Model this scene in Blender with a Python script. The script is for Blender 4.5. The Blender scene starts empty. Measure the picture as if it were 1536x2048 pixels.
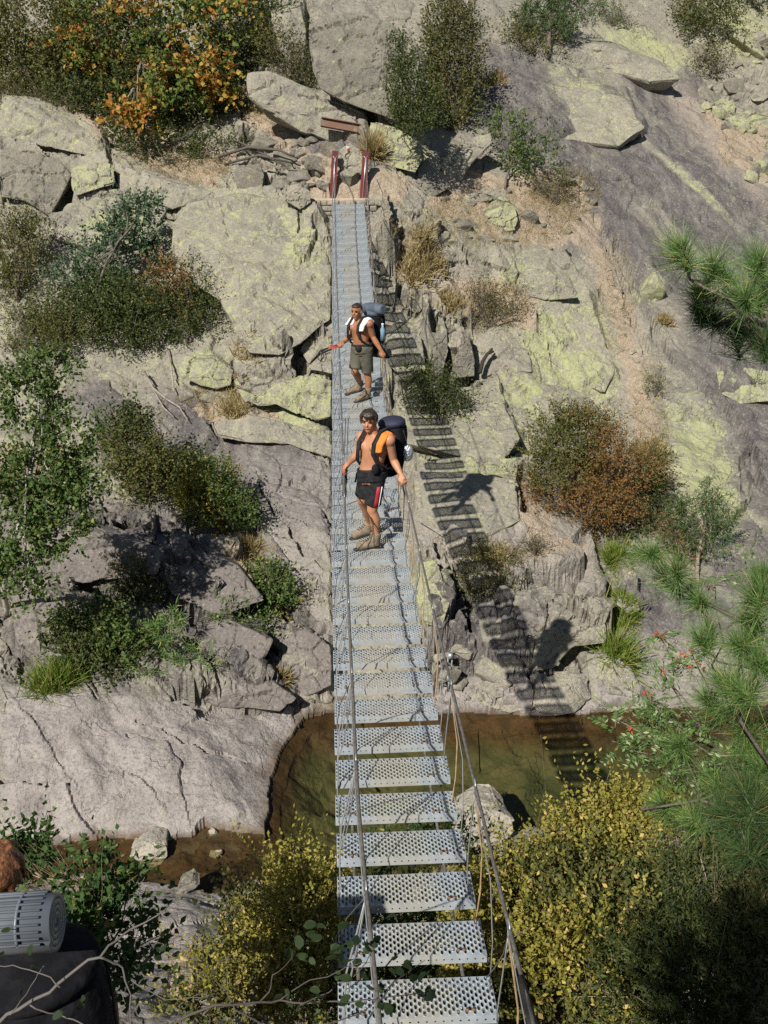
import bpy, bmesh, math, random
import numpy as np
from mathutils import Vector, Matrix
R = math.radians
sc = bpy.context.scene
C = sc.collection
CAMZ = 11.2
PITCH, YAW, FPX = R(26.0), R(2.86), 2000.0
# ---------------------------------------------------------------- camera
cd = bpy.data.cameras.new('camera'); cam = bpy.data.objects.new('camera', cd); C.objects.link(cam)
cam.location = (-0.4, 0, CAMZ); cam.rotation_euler = (R(90) - PITCH, 0, -YAW)
cd.sensor_width = 36; cd.lens = FPX / 2048 * 36; cd.clip_start = 0.05; cd.clip_end = 2000
sc.camera = cam
# ---------------------------------------------------------------- light
SUN = np.array((0.57, 0.90, -1.0)); SUN = SUN / np.linalg.norm(SUN)     # direction the light travels
elev = math.asin(-SUN[2]); azim = math.atan2(-SUN[0], -SUN[1])          # towards the sun, clockwise from +Y
w = bpy.data.worlds.new('World'); sc.world = w; w.use_nodes = True
nt = w.node_tree; nt.nodes.clear()
sky = nt.nodes.new('ShaderNodeTexSky'); sky.sky_type = 'NISHITA'; sky.sun_disc = False
sky.sun_elevation = elev; sky.sun_rotation = azim; sky.altitude = 900
bg = nt.nodes.new('ShaderNodeBackground'); bg.inputs[1].default_value = 0.05
wo = nt.nodes.new('ShaderNodeOutputWorld'); nt.links.new(sky.outputs[0], bg.inputs[0]); nt.links.new(bg.outputs[0], wo.inputs[0])
sl = bpy.data.lights.new('sun', 'SUN'); sl.energy = 5.0; sl.angle = R(0.53); sl.color = (1.0, 0.955, 0.88)
so = bpy.data.objects.new('sun', sl); C.objects.link(so)
so.rotation_euler = Vector(SUN).to_track_quat('-Z', 'Y').to_euler(); so.location = (-10, -15, 30)
sc.view_settings.view_transform = 'Standard'; sc.view_settings.look = 'None'
sc.view_settings.exposure = 0.26; sc.view_settings.gamma = 1.0
sc.cycles.max_bounces = 6; sc.cycles.transparent_max_bounces = 8; sc.cycles.diffuse_bounces = 3
sc.cycles.use_denoising = False
# ---------------------------------------------------------------- camera geometry, used to place things at their real position
CC = np.array((-0.4, 0.0, CAMZ))
fh = np.array((math.sin(YAW), math.cos(YAW), 0.0)); rt = np.array((math.cos(YAW), -math.sin(YAW), 0.0))
fw = fh * math.cos(PITCH) + np.array((0, 0, -math.sin(PITCH))); up = fh * math.sin(PITCH) + np.array((0, 0, math.cos(PITCH)))
def ray(px, py): return fw + rt * ((px - 768) / FPX) + up * ((1024 - py) / FPX)
def at(px, py, t): return CC + ray(px, py) * t
def atY(px, py, Y):
    r = ray(px, py); return CC + r * ((Y - CC[1]) / r[1])
def atF(px, py, F):
    r = ray(px, py); return CC + r * (F / (r @ fh))
def project(P):
    d = P - CC; z = d @ fw
    z = np.maximum(z, 0.3)
    return 768 + FPX * (d @ rt) / z, 1024 - FPX * (d @ up) / z, z
# ---------------------------------------------------------------- scene helpers
def tag(o, label=None, cat=None, group=None, kind=None):
    if label: o['label'] = label
    if cat: o['category'] = cat
    if group: o['group'] = group
    if kind: o['kind'] = kind
    return o
def empty(name, loc=(0, 0, 0)):
    o = bpy.data.objects.new(name, None); o.location = loc; o.empty_display_size = .1; C.objects.link(o); return o
def npmesh(name, V, F, mat, parent=None, smooth=False, attrs=None, loc=None):
    """one mesh object from numpy arrays; faces all of one size, or a list"""
    me = bpy.data.meshes.new(name)
    V = np.asarray(V, dtype=np.float32)
    if loc is not None: V = V - np.asarray(loc, dtype=np.float32)
    if isinstance(F, np.ndarray):
        n, k = F.shape
        me.vertices.add(len(V)); me.vertices.foreach_set('co', V.ravel())
        me.loops.add(n * k); me.loops.foreach_set('vertex_index', F.ravel().astype(np.int32))
        me.polygons.add(n); me.polygons.foreach_set('loop_start', np.arange(0, n * k, k, dtype=np.int32))
        me.update(calc_edges=True)
    else:
        me.from_pydata([tuple(v) for v in V], [], F)
    me.polygons.foreach_set('use_smooth', np.full(len(me.polygons), smooth))
    for k_, (dom, arr) in (attrs or {}).items():
        a = me.attributes.new(k_, 'FLOAT', dom); a.data.foreach_set('value', np.asarray(arr, dtype=np.float32))
    if mat: me.materials.append(mat)
    me.validate(); me.update()
    o = bpy.data.objects.new(name, me); C.objects.link(o)
    if loc is not None and parent is None: o.location = loc
    if parent: o.parent = parent
    return o
class MB:
    """collects tubes, boxes and lofts into one mesh"""
    def __init__(s): s.v = []; s.f = []
    def add(s, V, F):
        o = len(s.v); s.v += [tuple(float(c) for c in v) for v in V]; s.f += [tuple(i + o for i in f) for f in F]
    def tube(s, pts, rad, n=8, cap=True):
        pts = [np.asarray(p, float) for p in pts]
        if np.isscalar(rad): rad = [rad] * len(pts)
        V = []; F = []; prev = None
        for i, p in enumerate(pts):
            d = pts[min(i + 1, len(pts) - 1)] - pts[max(i - 1, 0)]; d = d / (np.linalg.norm(d) + 1e-9)
            if prev is None:
                a = np.array((0, 0, 1.)) if abs(d[2]) < .9 else np.array((1., 0, 0))
                u = np.cross(d, a)
            else: u = prev - d * (prev @ d)
            u /= (np.linalg.norm(u) + 1e-9); prev = u; v = np.cross(d, u)
            for k in range(n):
                an = 2 * math.pi * k / n; V.append(p + rad[i] * (u * math.cos(an) + v * math.sin(an)))
        for i in range(len(pts) - 1):
            for k in range(n):
                F.append((i * n + k, i * n + (k + 1) % n, (i + 1) * n + (k + 1) % n, (i + 1) * n + k))
        if cap: F.append(tuple(range(n))[::-1]); F.append(tuple((len(pts) - 1) * n + k for k in range(n)))
        s.add(V, F)
    def box(s, c, h, M=None):
        c = np.asarray(c, float); V = []
        for x in (-1, 1):
            for y in (-1, 1):
                for z in (-1, 1):
                    p = np.array((x * h[0], y * h[1], z * h[2]))
                    if M is not None: p = M @ p
                    V.append(c + p)
        s.add(V, [(0, 1, 3, 2), (4, 6, 7, 5), (0, 4, 5, 1), (2, 3, 7, 6), (0, 2, 6, 4), (1, 5, 7, 3)])
    def loft(s, rings, cap=True):
        """rings: list of (n,3) arrays"""
        n = len(rings[0]); V = [p for r in rings for p in r]; F = []
        for i in range(len(rings) - 1):
            for k in range(n): F.append((i * n + k, i * n + (k + 1) % n, (i + 1) * n + (k + 1) % n, (i + 1) * n + k))
        if cap: F.append(tuple(range(n))[::-1]); F.append(tuple((len(rings) - 1) * n + k for k in range(n)))
        s.add(V, F)
    def ball(s, c, r, nu=12, nv=8, M=None):
        c = np.asarray(c, float); r = np.ones(3) * r; V = []; F = []
        V.append((0, 0, -1.))
        for j in range(1, nv):
            a = -math.pi / 2 + math.pi * j / nv
            for i in range(nu): V.append((math.cos(a) * math.cos(2 * math.pi * i / nu), math.cos(a) * math.sin(2 * math.pi * i / nu), math.sin(a)))
        V.append((0, 0, 1.)); V = np.array(V) * r
        if M is not None: V = V @ np.asarray(M).T
        V = V + c; L = len(V) - 1
        for i in range(nu):
            F.append((0, 1 + (i + 1) % nu, 1 + i)); F.append((L, L - nu + i, L - nu + (i + 1) % nu))
            for j in range(nv - 2):
                a0 = 1 + j * nu; F.append((a0 + i, a0 + (i + 1) % nu, a0 + nu + (i + 1) % nu, a0 + nu + i))
        s.add(V, F)
    def build(s, name, mat, parent=None, smooth=True, bevel=0, loc=None):
        me = bpy.data.meshes.new(name)
        V = s.v
        if loc is not None: V = [(a - loc[0], b - loc[1], c - loc[2]) for a, b, c in V]
        me.from_pydata(V, [], s.f); me.polygons.foreach_set('use_smooth', [smooth] * len(me.polygons))
        if mat: me.materials.append(mat)
        me.update()
        o = bpy.data.objects.new(name, me); C.objects.link(o)
        if loc is not None and parent is None: o.location = loc
        if parent: o.parent = parent
        if bevel:
            b = o.modifiers.new('bevel', 'BEVEL'); b.width = bevel; b.segments = 2; b.limit_method = 'ANGLE'
        return o
# ---------------------------------------------------------------- numpy noise
def _hash(ix, iy, seed):
    h = (ix.astype(np.int64) * 374761393 + iy.astype(np.int64) * 668265263 + seed * 1442695041) & 0x7fffffff
    h = ((h ^ (h >> 13)) * 1274126177) & 0x7fffffff
    return ((h ^ (h >> 16)) & 0xffff) / 65535.0
def vnoise(x, y, seed=0):
    ix = np.floor(x); iy = np.floor(y); fx = x - ix; fy = y - iy
    fx = fx * fx * (3 - 2 * fx); fy = fy * fy * (3 - 2 * fy)
    a = _hash(ix, iy, seed); b = _hash(ix + 1, iy, seed); c = _hash(ix, iy + 1, seed); d = _hash(ix + 1, iy + 1, seed)
    return (a + (b - a) * fx) * (1 - fy) + (c + (d - c) * fx) * fy - .5
def fbm(x, y, oct=4, seed=0, gain=.5):
    s = 0; a = 1.
    for i in range(oct):
        s = s + a * vnoise(x * 2 ** i + 17.3 * i, y * 2 ** i - 9.1 * i, seed + i * 7); a *= gain
    return s
def cells(x, y, seed=0):
    """nearest cell: id hashes, offset from the cell's point, distance to the border"""
    ix = np.floor(x); iy = np.floor(y)
    d1 = np.full(x.shape, 9.); d2 = np.full(x.shape, 9.); cx = np.zeros_like(x); cy = np.zeros_like(x); px = np.zeros_like(x); py = np.zeros_like(x)
    for i in (-1, 0, 1):
        for j in (-1, 0, 1):
            jx = ix + i; jy = iy + j
            qx = jx + .1 + .8 * _hash(jx, jy, seed + 1); qy = jy + .1 + .8 * _hash(jx, jy, seed + 2)
            d = np.hypot(x - qx, y - qy)
            m = d < d1
            d2 = np.where(m, d1, np.minimum(d2, d)); d1 = np.where(m, d, d1)
            cx = np.where(m, jx, cx); cy = np.where(m, jy, cy); px = np.where(m, qx, px); py = np.where(m, qy, py)
    return cx, cy, x - px, y - py, d2 - d1
def _hash3(ix, iy, iz, seed):
    return _hash(ix + 57 * (iz % 8191), iy + 131 * (iz % 4093), seed + 3)
def vnoise3(x, y, z, seed=0):
    ix, iy, iz = np.floor(x), np.floor(y), np.floor(z); f = [x - ix, y - iy, z - iz]; f = [q * q * (3 - 2 * q) for q in f]; o = 0
    for i in (0, 1):
        for j in (0, 1):
            for k in (0, 1):
                o = o + _hash3(ix + i, iy + j, iz + k, seed) * (f[0] if i else 1 - f[0]) * (f[1] if j else 1 - f[1]) * (f[2] if k else 1 - f[2])
    return o - .5
def fbm3(x, y, z, oct=4, seed=0, gain=.5):
    s = 0; a = 1.
    for i in range(oct):
        s = s + a * vnoise3(x * 2 ** i + 7.3 * i, y * 2 ** i - 9.1 * i, z * 2 ** i + 3.7 * i, seed + i * 7); a *= gain
    return s
def cells3(x, y, z, seed=0):
    ix, iy, iz = np.floor(x), np.floor(y), np.floor(z)
    d1 = np.full(x.shape, 9.); d2 = np.full(x.shape, 9.); C_ = [np.zeros_like(x) for _ in range(6)]
    for i in (-1, 0, 1):
        for j in (-1, 0, 1):
            for k in (-1, 0, 1):
                jx, jy, jz = ix + i, iy + j, iz + k
                q = [jx + .15 + .7 * _hash3(jx, jy, jz, seed + 1), jy + .15 + .7 * _hash3(jx, jy, jz, seed + 2), jz + .15 + .7 * _hash3(jx, jy, jz, seed + 3)]
                d = np.sqrt((x - q[0]) ** 2 + (y - q[1]) ** 2 + (z - q[2]) ** 2); m = d < d1
                d2 = np.where(m, d1, np.minimum(d2, d)); d1 = np.where(m, d, d1)
                for c, v in enumerate((jx, jy, jz, x - q[0], y - q[1], z - q[2])): C_[c] = np.where(m, v, C_[c])
    return C_, d2 - d1
def sstep(a, b, x):
    t = np.clip((x - a) / (b - a), 0, 1); return t * t * (3 - 2 * t)
# ---------------------------------------------------------------- materials
def mat(name, base, rough=.6, metal=0., noise=None, bump=None, spec=.5, var=None, trans=0):
    """noise=(scale, second colour, lo, hi); bump=(scale, strength, distance)"""
    m = bpy.data.materials.new(name); m.use_nodes = True; n = m.node_tree.nodes; l = m.node_tree.links
    b = n['Principled BSDF']; b.inputs['Roughness'].default_value = rough; b.inputs['Metallic'].default_value = metal
    b.inputs['Specular IOR Level'].default_value = spec
    b.inputs['Base Color'].default_value = (*base, 1)
    tc = n.new('ShaderNodeTexCoord')
    if noise:
        t = n.new('ShaderNodeTexNoise'); t.inputs['Scale'].default_value = noise[0]; t.inputs['Detail'].default_value = 6
        l.new(tc.outputs['Object'], t.inputs['Vector'])
        r = n.new('ShaderNodeMapRange'); r.inputs[1].default_value = noise[2]; r.inputs[2].default_value = noise[3]
        l.new(t.outputs[0], r.inputs[0])
        x = n.new('ShaderNodeMix'); x.data_type = 'RGBA'; l.new(r.outputs[0], x.inputs[0])
        x.inputs[6].default_value = (*base, 1); x.inputs[7].default_value = (*noise[1], 1); l.new(x.outputs[2], b.inputs['Base Color'])
    if bump:
        t2 = n.new('ShaderNodeTexNoise'); t2.inputs['Scale'].default_value = bump[0]; t2.inputs['Detail'].default_value = 5
        l.new(tc.outputs['Object'], t2.inputs['Vector'])
        bp = n.new('ShaderNodeBump'); bp.inputs['Strength'].default_value = bump[1]; bp.inputs['Distance'].default_value = bump[2]
        l.new(t2.outputs[0], bp.inputs['Height']); l.new(bp.outputs[0], b.inputs['Normal'])
    return m
# ================================================================ ROCK MATERIAL
class NG:
    def __init__(s, m): s.n = m.node_tree.nodes; s.l = m.node_tree.links
    def node(s, t, **k):
        o = s.n.new(t)
        for a, b in k.items(): setattr(o, a, b)
        return o
    def noise(s, vec, scale, detail=5, rough=.55, dist=0, out=0):
        t = s.node('ShaderNodeTexNoise'); t.inputs['Scale'].default_value = scale; t.inputs['Detail'].default_value = detail
        t.inputs['Roughness'].default_value = rough; t.inputs['Distortion'].default_value = dist
        s.l.new(vec, t.inputs['Vector']); return t.outputs[out]
    def rng(s, v, a, b, c=0., d=1., smooth=False):
        r = s.node('ShaderNodeMapRange'); s.l.new(v, r.inputs[0])
        if smooth: r.interpolation_type = 'SMOOTHSTEP'
        for i, q in enumerate((a, b, c, d)): r.inputs[i + 1].default_value = q
        return r.outputs[0]
    def m(s, op, a, b=None):
        r = s.node('ShaderNodeMath', operation=op)
        for i, q in enumerate((a, b)):
            if q is None: continue
            if isinstance(q, (int, float)): r.inputs[i].default_value = q
            else: s.l.new(q, r.inputs[i])
        return r.outputs[0]
    def mix(s, f, a, b, mode='MIX'):
        x = s.node('ShaderNodeMix', data_type='RGBA', blend_type=mode)
        if isinstance(f, (int, float)): x.inputs[0].default_value = f
        else: s.l.new(f, x.inputs[0])
        for i, q in ((6, a), (7, b)):
            if isinstance(q, tuple): x.inputs[i].default_value = (*q, 1)
            else: s.l.new(q, x.inputs[i])
        return x.outputs[2]
    def attr(s, name):
        a = s.node('ShaderNodeAttribute', attribute_name=name); return a.outputs['Fac']
def rock_material(name, use_masks=True, lich=.35, tone=1.0, coords='Object', purple=0.0):
    m = bpy.data.materials.new(name); m.use_nodes = True; g = NG(m); b = g.n['Principled BSDF']
    tc = g.node('ShaderNodeTexCoord'); v = tc.outputs[coords]
    if not use_masks:
        oi = g.node('ShaderNodeObjectInfo'); va = g.node('ShaderNodeVectorMath', operation='ADD'); g.l.new(v, va.inputs[0])
        mm = g.node('ShaderNodeVectorMath', operation='SCALE'); g.l.new(oi.outputs['Location'], mm.inputs[0]); mm.inputs[3].default_value = 1.0
        g.l.new(mm.outputs[0], va.inputs[1]); v = va.outputs[0]
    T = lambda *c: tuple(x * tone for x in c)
    big = g.noise(v, .55, 5, .6); med = g.noise(v, 2.6, 6, .62); fine = g.noise(v, 26, 4, .7); grain = g.noise(v, 48, 3, .8)
    col = g.mix(g.rng(big, .35, .65), T(.285, .257, .20), T(.165, .155, .132))
    col = g.mix(g.rng(med, .35, .7), col, T(.315, .285, .225))
    col = g.mix(g.m('MULTIPLY', g.rng(g.noise(v, 5.5, 6, .7), .52, .72), .55), col, T(.16, .15, .14))      # grey crustose patches
    if use_masks:
        st = g.node('ShaderNodeMapping'); st.inputs['Rotation'].default_value = (0, 0, R(38)); st.inputs['Scale'].default_value = (2.6, .42, 1)
        g.l.new(v, st.inputs[0]); streak = g.noise(st.outputs[0], 1.0, 6, .6)
        P = g.attr('purple')
        pm = g.m('MULTIPLY', P, g.rng(streak, .30, .5, .6, 1.0))
        pcol = g.mix(g.rng(med, .4, .65), (.080, .070, .072), (.135, .12, .118))
        pcol = g.mix(g.rng(streak, .5, .66), pcol, (.195, .18, .162))
        col = g.mix(pm, col, pcol)
        pale = g.attr('pale')
        plc = g.mix(g.rng(med, .35, .65), (.36, .322, .295), (.255, .228, .212))
        col = g.mix(pale, col, plc)
        col = g.mix(g.attr('pink'), col, g.mix(g.rng(fine, .4, .6), (.32, .262, .205), (.375, .315, .25)))
        soil = g.attr('soil')
        sm = g.m('MULTIPLY', g.rng(g.m('ADD', soil, g.m('MULTIPLY', g.m('SUBTRACT', med, .5), 1.1)), .42, .6), 1.0)
        sc_ = g.mix(g.rng(fine, .35, .65), (.345, .275, .20), (.25, .20, .14))
        sc_ = g.mix(g.rng(grain, .5, .62), sc_, (.46, .38, .29))
        lm = g.attr('lichen')
    else:
        lm = g.node('ShaderNodeValue').outputs[0]; lm.default_value = lich
        if purple: col = g.mix(purple, col, (.16, .135, .135))
    # dark grey and pale crust spots
    vo = g.node('ShaderNodeTexVoronoi'); vo.inputs['Scale'].default_value = 9; vo.inputs['Randomness'].default_value = 1
    wv = g.node('ShaderNodeVectorMath', operation='ADD'); g.l.new(v, wv.inputs[0])
    nz = g.noise(v, 7, 3, .6, out=1); sca = g.node('ShaderNodeVectorMath', operation='SCALE'); g.l.new(nz, sca.inputs[0]); sca.inputs[3].default_value = .25
    g.l.new(sca.outputs[0], wv.inputs[1]); g.l.new(wv.outputs[0], vo.inputs['Vector'])
    spots = g.rng(vo.outputs['Distance'], .12, .2, 1, 0)
    col = g.mix(g.m('MULTIPLY', g.m('MULTIPLY', spots, g.rng(med, .45, .6)), .5), col, T(.44, .42, .38))
    mot = g.noise(v, 18, 5, .75); col = g.mix(g.m('MULTIPLY', g.rng(mot, .54, .60), .65), col, T(.12, .115, .105)); col = g.mix(g.m('MULTIPLY', g.rng(mot, .44, .38), .5), col, T(.40, .37, .32))
    # yellow green lichen: islands within the masked areas
    ln = g.noise(v, 4.5, 8, .8, .3)
    ls = g.m('ADD', g.m('MULTIPLY', lm, .33), g.m('MULTIPLY', g.m('SUBTRACT', ln, .5), 1.7))
    ls = g.m('ADD', ls, g.m('MULTIPLY', g.m('SUBTRACT', g.noise(v, 17, 4, .75), .5), .9))
    lmask = g.rng(ls, .25, .33)
    lcol = g.mix(g.rng(g.noise(v, 11, 4, .7), .4, .62), (.46, .48, .19), (.34, .36, .20))
    col = g.mix(g.m('MULTIPLY', lmask, .68), col, lcol)
    gmask = g.rng(g.m('ADD', g.m('MULTIPLY', lm, .4), g.m('MULTIPLY', g.m('SUBTRACT', g.noise(v, 1.3, 5, .65), .5), 1.2)), .05, .3)
    col = g.mix(g.m('MULTIPLY', gmask, .16), col, (.27, .27, .18))
    if use_masks: 
        col = g.mix(sm, col, sc_)
        wet = g.attr('wet')
        bed = g.mix(g.rng(g.noise(v, 1.8, 6, .7, 1.), .38, .62), (.15, .088, .048), (.07, .045, .028))
        bed2 = g.mix(g.rng(g.noise(v, 1.5, 5, .65, .6), .4, .6), (.085, .10, .048), (.16, .15, .08))
        bed = g.mix(g.attr('deep'), bed, bed2)
        col = g.mix(wet, col, bed)
    col = g.mix(.5, col, g.mix(g.rng(grain, .3, .7), (.25, .25, .25), (.72, .72, .72)), 'OVERLAY')
    g.l.new(col, b.inputs['Base Color'])
    b.inputs['Roughness'].default_value = .88; b.inputs['Specular IOR Level'].default_value = .25
    # relief
    h1 = g.m('MULTIPLY', g.noise(v, 1.7, 8, .62, .3), 1.0)
    h2 = g.m('MULTIPLY', g.noise(v, 16, 5, .65), .16)
    h3 = g.m('MULTIPLY', g.noise(v, 60, 3, .6), .045)
    vc = g.node('ShaderNodeTexVoronoi', feature='DISTANCE_TO_EDGE'); vc.inputs['Scale'].default_value = 1.1; g.l.new(wv.outputs[0], vc.inputs['Vector'])
    cr = g.m('MULTIPLY', g.rng(vc.outputs['Distance'], 0, .022, -1, 0), g.rng(g.noise(v, .9, 2), .5, .56, 0, .16))
    hh = g.m('ADD', g.m('ADD', h1, h2), g.m('ADD', h3, cr))
    bp = g.node('ShaderNodeBump'); bp.inputs['Strength'].default_value = .75; bp.inputs['Distance'].default_value = .16
    g.l.new(hh, bp.inputs['Height']); g.l.new(bp.outputs[0], b.inputs['Normal'])
    return m
MR = rock_material('granite_bedrock')
MB_ROCK = rock_material('granite_boulder', False, .42, 1.05)
MB_LICH = rock_material('lichen_boulder', False, .95, 1.0)
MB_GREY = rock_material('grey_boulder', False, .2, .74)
MB_DOME = rock_material('rounded_outcrop_rock', False, .55, 1.0)
MB_PURP = rock_material('purple_grey_ledge', False, -.1, .9, purple=.6)
MB_PALE = rock_material('river_boulder', False, -.6, 1.35)
# ================================================================ TERRAIN
COLS = {
 -700: [(0, 38), (200, 33), (400, 28.5), (600, 25), (800, 21.7), (1000, 18.5), (1200, 15.8), (1400, 13.4), (1600, 11.8), (1780, 10.4), (2048, 6.4)],
 0: [(0, 37), (200, 32), (400, 28), (600, 24.6), (800, 21.4), (1000, 18.2), (1200, 15.6), (1300, 14.7), (1400, 13.5), (1500, 12.5), (1600, 11.8), (1660, 11.5), (1690, 11.5), (1720, 11.2), (1780, 10.45), (1850, 9.3), (1950, 7.8), (2048, 6.6)],
 300: [(0, 36), (200, 31.5), (300, 29.5), (400, 27.6), (600, 24.3), (800, 21.4), (1000, 18.5), (1200, 15.9), (1300, 14.9), (1400, 13.8), (1500, 12.9), (1600, 12.0), (1660, 11.6), (1690, 11.55), (1720, 11.25), (1760, 10.75), (1850, 9.4), (1950, 8.0), (2048, 6.9)],
 520: [(0, 35), (200, 31), (330, 28.3), (400, 27.2), (500, 25.2), (600, 23.9), (800, 21.5), (1000, 18.8), (1200, 16.3), (1300, 15.3), (1400, 14.4), (1500, 13.35), (1600, 12.3), (1660, 11.8), (1720, 11.3), (1760, 10.9), (1830, 9.9), (1950, 8.2), (2048, 7)],
 640: [(0, 36), (200, 30.6), (330, 28), (395, 26.6), (430, 26.1), (600, 23.6), (800, 21.6), (1000, 19), (1200, 16.6), (1300, 15.7), (1430, 14.6), (1500, 13.95), (1600, 12.9), (1700, 11.9), (1800, 10.9), (1860, 10.0), (1950, 8.2), (2048, 7)],
 800: [(0, 37), (200, 31), (300, 28.6), (390, 26.9), (500, 25.2), (650, 23.2), (860, 21.6), (1050, 17.8), (1200, 16.4), (1300, 15.6), (1430, 14.6), (1600, 13.1), (1700, 12.1), (1760, 11.2), (1850, 9.0), (2048, 6.8)],
 1050: [(0, 39), (200, 33), (300, 30.6), (400, 28.5), (500, 26.9), (650, 24.8), (860, 21.9), (1050, 18.0), (1150, 16.9), (1300, 15.6), (1430, 14.6), (1600, 13.0), (1650, 12.4), (1700, 11.4), (1800, 9.5), (2048, 6.8)],
 1300: [(0, 41), (200, 35.2), (400, 30.2), (600, 26.4), (800, 23.1), (1000, 20.1), (1200, 17.2), (1400, 14.95), (1430, 14.6), (1600, 13.0), (1650, 12.4), (1750, 10.4), (1900, 8.4), (2048, 6.8)],
 1536: [(0, 43), (200, 36.6), (400, 31), (600, 27), (800, 23.7), (1000, 20.6), (1200, 17.6), (1400, 14.95), (1430, 14.6), (1600, 13), (1700, 11.6), (1800, 9.8), (2048, 6.8)],
 2250: [(0, 47), (200, 38), (400, 32), (600, 28), (800, 24.4), (1000, 21), (1200, 18), (1400, 15), (1430, 14.6), (1600, 13), (1700, 11.6), (2048, 6.8)],
}
cp = []
for px, L in COLS.items():
    for py, F in L: cp.append(atF(px, py, F))
for X in (-22, -12, -4, 4, 12, 24):
    cp.append((X, 48, CAMZ + 4.6)); cp.append((X * 1.3, 62, CAMZ + 12)); cp.append((X * 1.6, 80, CAMZ + 20))
for X in (-9, -4, -1.2, 1.5, 4, 9):
    cp.append((X, 3.6, CAMZ - 6.6)); cp.append((X, 2.9, CAMZ - 4.35)); cp.append((X, 1.2, CAMZ - 4.1)); cp.append((X, 0.0, CAMZ - 3.2)); cp.append((X, -.9, CAMZ - 1.65)); cp.append((X, -4, CAMZ - 1.5)); cp.append((X, -9, CAMZ + 1))
cp = np.array(cp)
def tps(r2): return r2 * np.log(r2 + 1e-9) * .5
_d2 = (cp[:, None, 0] - cp[None, :, 0]) ** 2 + (cp[:, None, 1] - cp[None, :, 1]) ** 2
_n = len(cp); A = np.zeros((_n + 3, _n + 3)); A[:_n, :_n] = tps(_d2) + np.eye(_n) * .25
A[:_n, _n] = 1; A[:_n, _n + 1:] = cp[:, :2]; A[_n:, :_n] = A[:_n, _n:].T
W = np.linalg.solve(A, np.concatenate([cp[:, 2], np.zeros(3)]))
def base_h(x, y):
    x = x.ravel(); y = y.ravel(); o = np.zeros(len(x))
    for i in range(0, len(x), 60000):
        a = x[i:i + 60000]; b = y[i:i + 60000]
        o[i:i + 60000] = tps((a[:, None] - cp[None, :, 0]) ** 2 + (b[:, None] - cp[None, :, 1]) ** 2) @ W[:_n] + W[_n] + W[_n + 1] * a + W[_n + 2] * b
    return o
# fan-shaped grid: cells grow with distance
NU, NV = 720, 1850
s_ = np.linspace(0, 1, NV); Yv = -6 + 8.5 * np.clip(s_ / .04, 0, 1) + np.where(s_ > .04, ((s_ - .04) / .96) ** 1.22 * 76, 0)
u_ = np.linspace(-1, 1, NU); u_ = u_ * (.72 + .28 * u_ ** 2)
GX = (u_[None, :] * (6.0 + .46 * np.maximum(Yv, 0))[:, None]); GY = np.repeat(Yv[:, None], NU, 1)
cy_ = np.linspace(-8, 80, 300); cx_ = np.linspace(-48, 48, 300)      # coarse evaluation then bicubic-ish refinement
NC = 3
Bc = base_h(GX[::NC, ::NC], GY[::NC, ::NC]).reshape(GX[::NC, ::NC].shape)
ii = np.clip(np.arange(NV) / NC, 0, Bc.shape[0] - 1.001); jj = np.clip(np.arange(NU) / NC, 0, Bc.shape[1] - 1.001)
i0 = ii.astype(int); j0 = jj.astype(int); fi = (ii - i0)[:, None]; fj = (jj - j0)[None, :]
H = (Bc[i0][:, j0] * (1 - fj) + Bc[i0][:, j0 + 1] * fj) * (1 - fi) + (Bc[i0 + 1][:, j0] * (1 - fj) + Bc[i0 + 1][:, j0 + 1] * fj) * fi
PX, PY, PT = project(np.stack([GX, GY, H], -1))
def seg_d(px, py, a, b):
    ax, ay = a; bx, by = b; vx, vy = bx - ax, by - ay; t = np.clip(((px - ax) * vx + (py - ay) * vy) / (vx * vx + vy * vy + 1e-9), 0, 1)
    dx = px - (ax + t * vx); dy = py - (ay + t * vy); return np.hypot(dx, dy), (vx * dy - vy * dx)
def region(poly, m):
    xs = [p[0] for p in poly]; ys = [p[1] for p in poly]
    return (PX > min(xs) - m) & (PX < max(xs) + m) & (PY > min(ys) - m) & (PY < max(ys) + m)
wob = lambda a, s=1: (fbm(PX[a] / 30. + 5 * s, PY[a] / 30., 2, 31 + s, .4) * 13)
def poly_sd(a, poly, wobble=1.0):
    px = PX[a] + wobble * wob(a, 1); py = PY[a] + wobble * wob(a, 2)
    D = np.full(px.shape, 1e9); inside = np.zeros(px.shape, bool); side = np.zeros(px.shape)
    n = len(poly)
    for i in range(n):
        p, q = poly[i], poly[(i + 1) % n]
        d, _ = seg_d(px, py, p, q); D = np.minimum(D, d)
        c = ((p[1] > py) != (q[1] > py)) & (px < (q[0] - p[0]) * (py - p[1]) / (q[1] - p[1] + 1e-9) + p[0]); inside ^= c
    return np.where(inside, D, -D)
FINE = {}
def block(poly, amp, edge=7, tilt=(0, 0), soft=0, wobble=1.0):
    """a raised slab: outline traced on the slope, top tilted, edges broken sharply"""
    a = region(poly, 60); 
    if not a.any(): return
    sd = poly_sd(a, poly, wobble); cx = sum(p[0] for p in poly) / len(poly); cy = sum(p[1] for p in poly) / len(poly)
    t = PT[a] / FPX
    top = amp + tilt[0] * (PX[a] - cx) * t + tilt[1] * (cy - PY[a]) * t
    H[a] += np.maximum(top, .03) * np.clip((sd + edge * .8) / (edge * 1.6 + soft), 0, 1)
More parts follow.
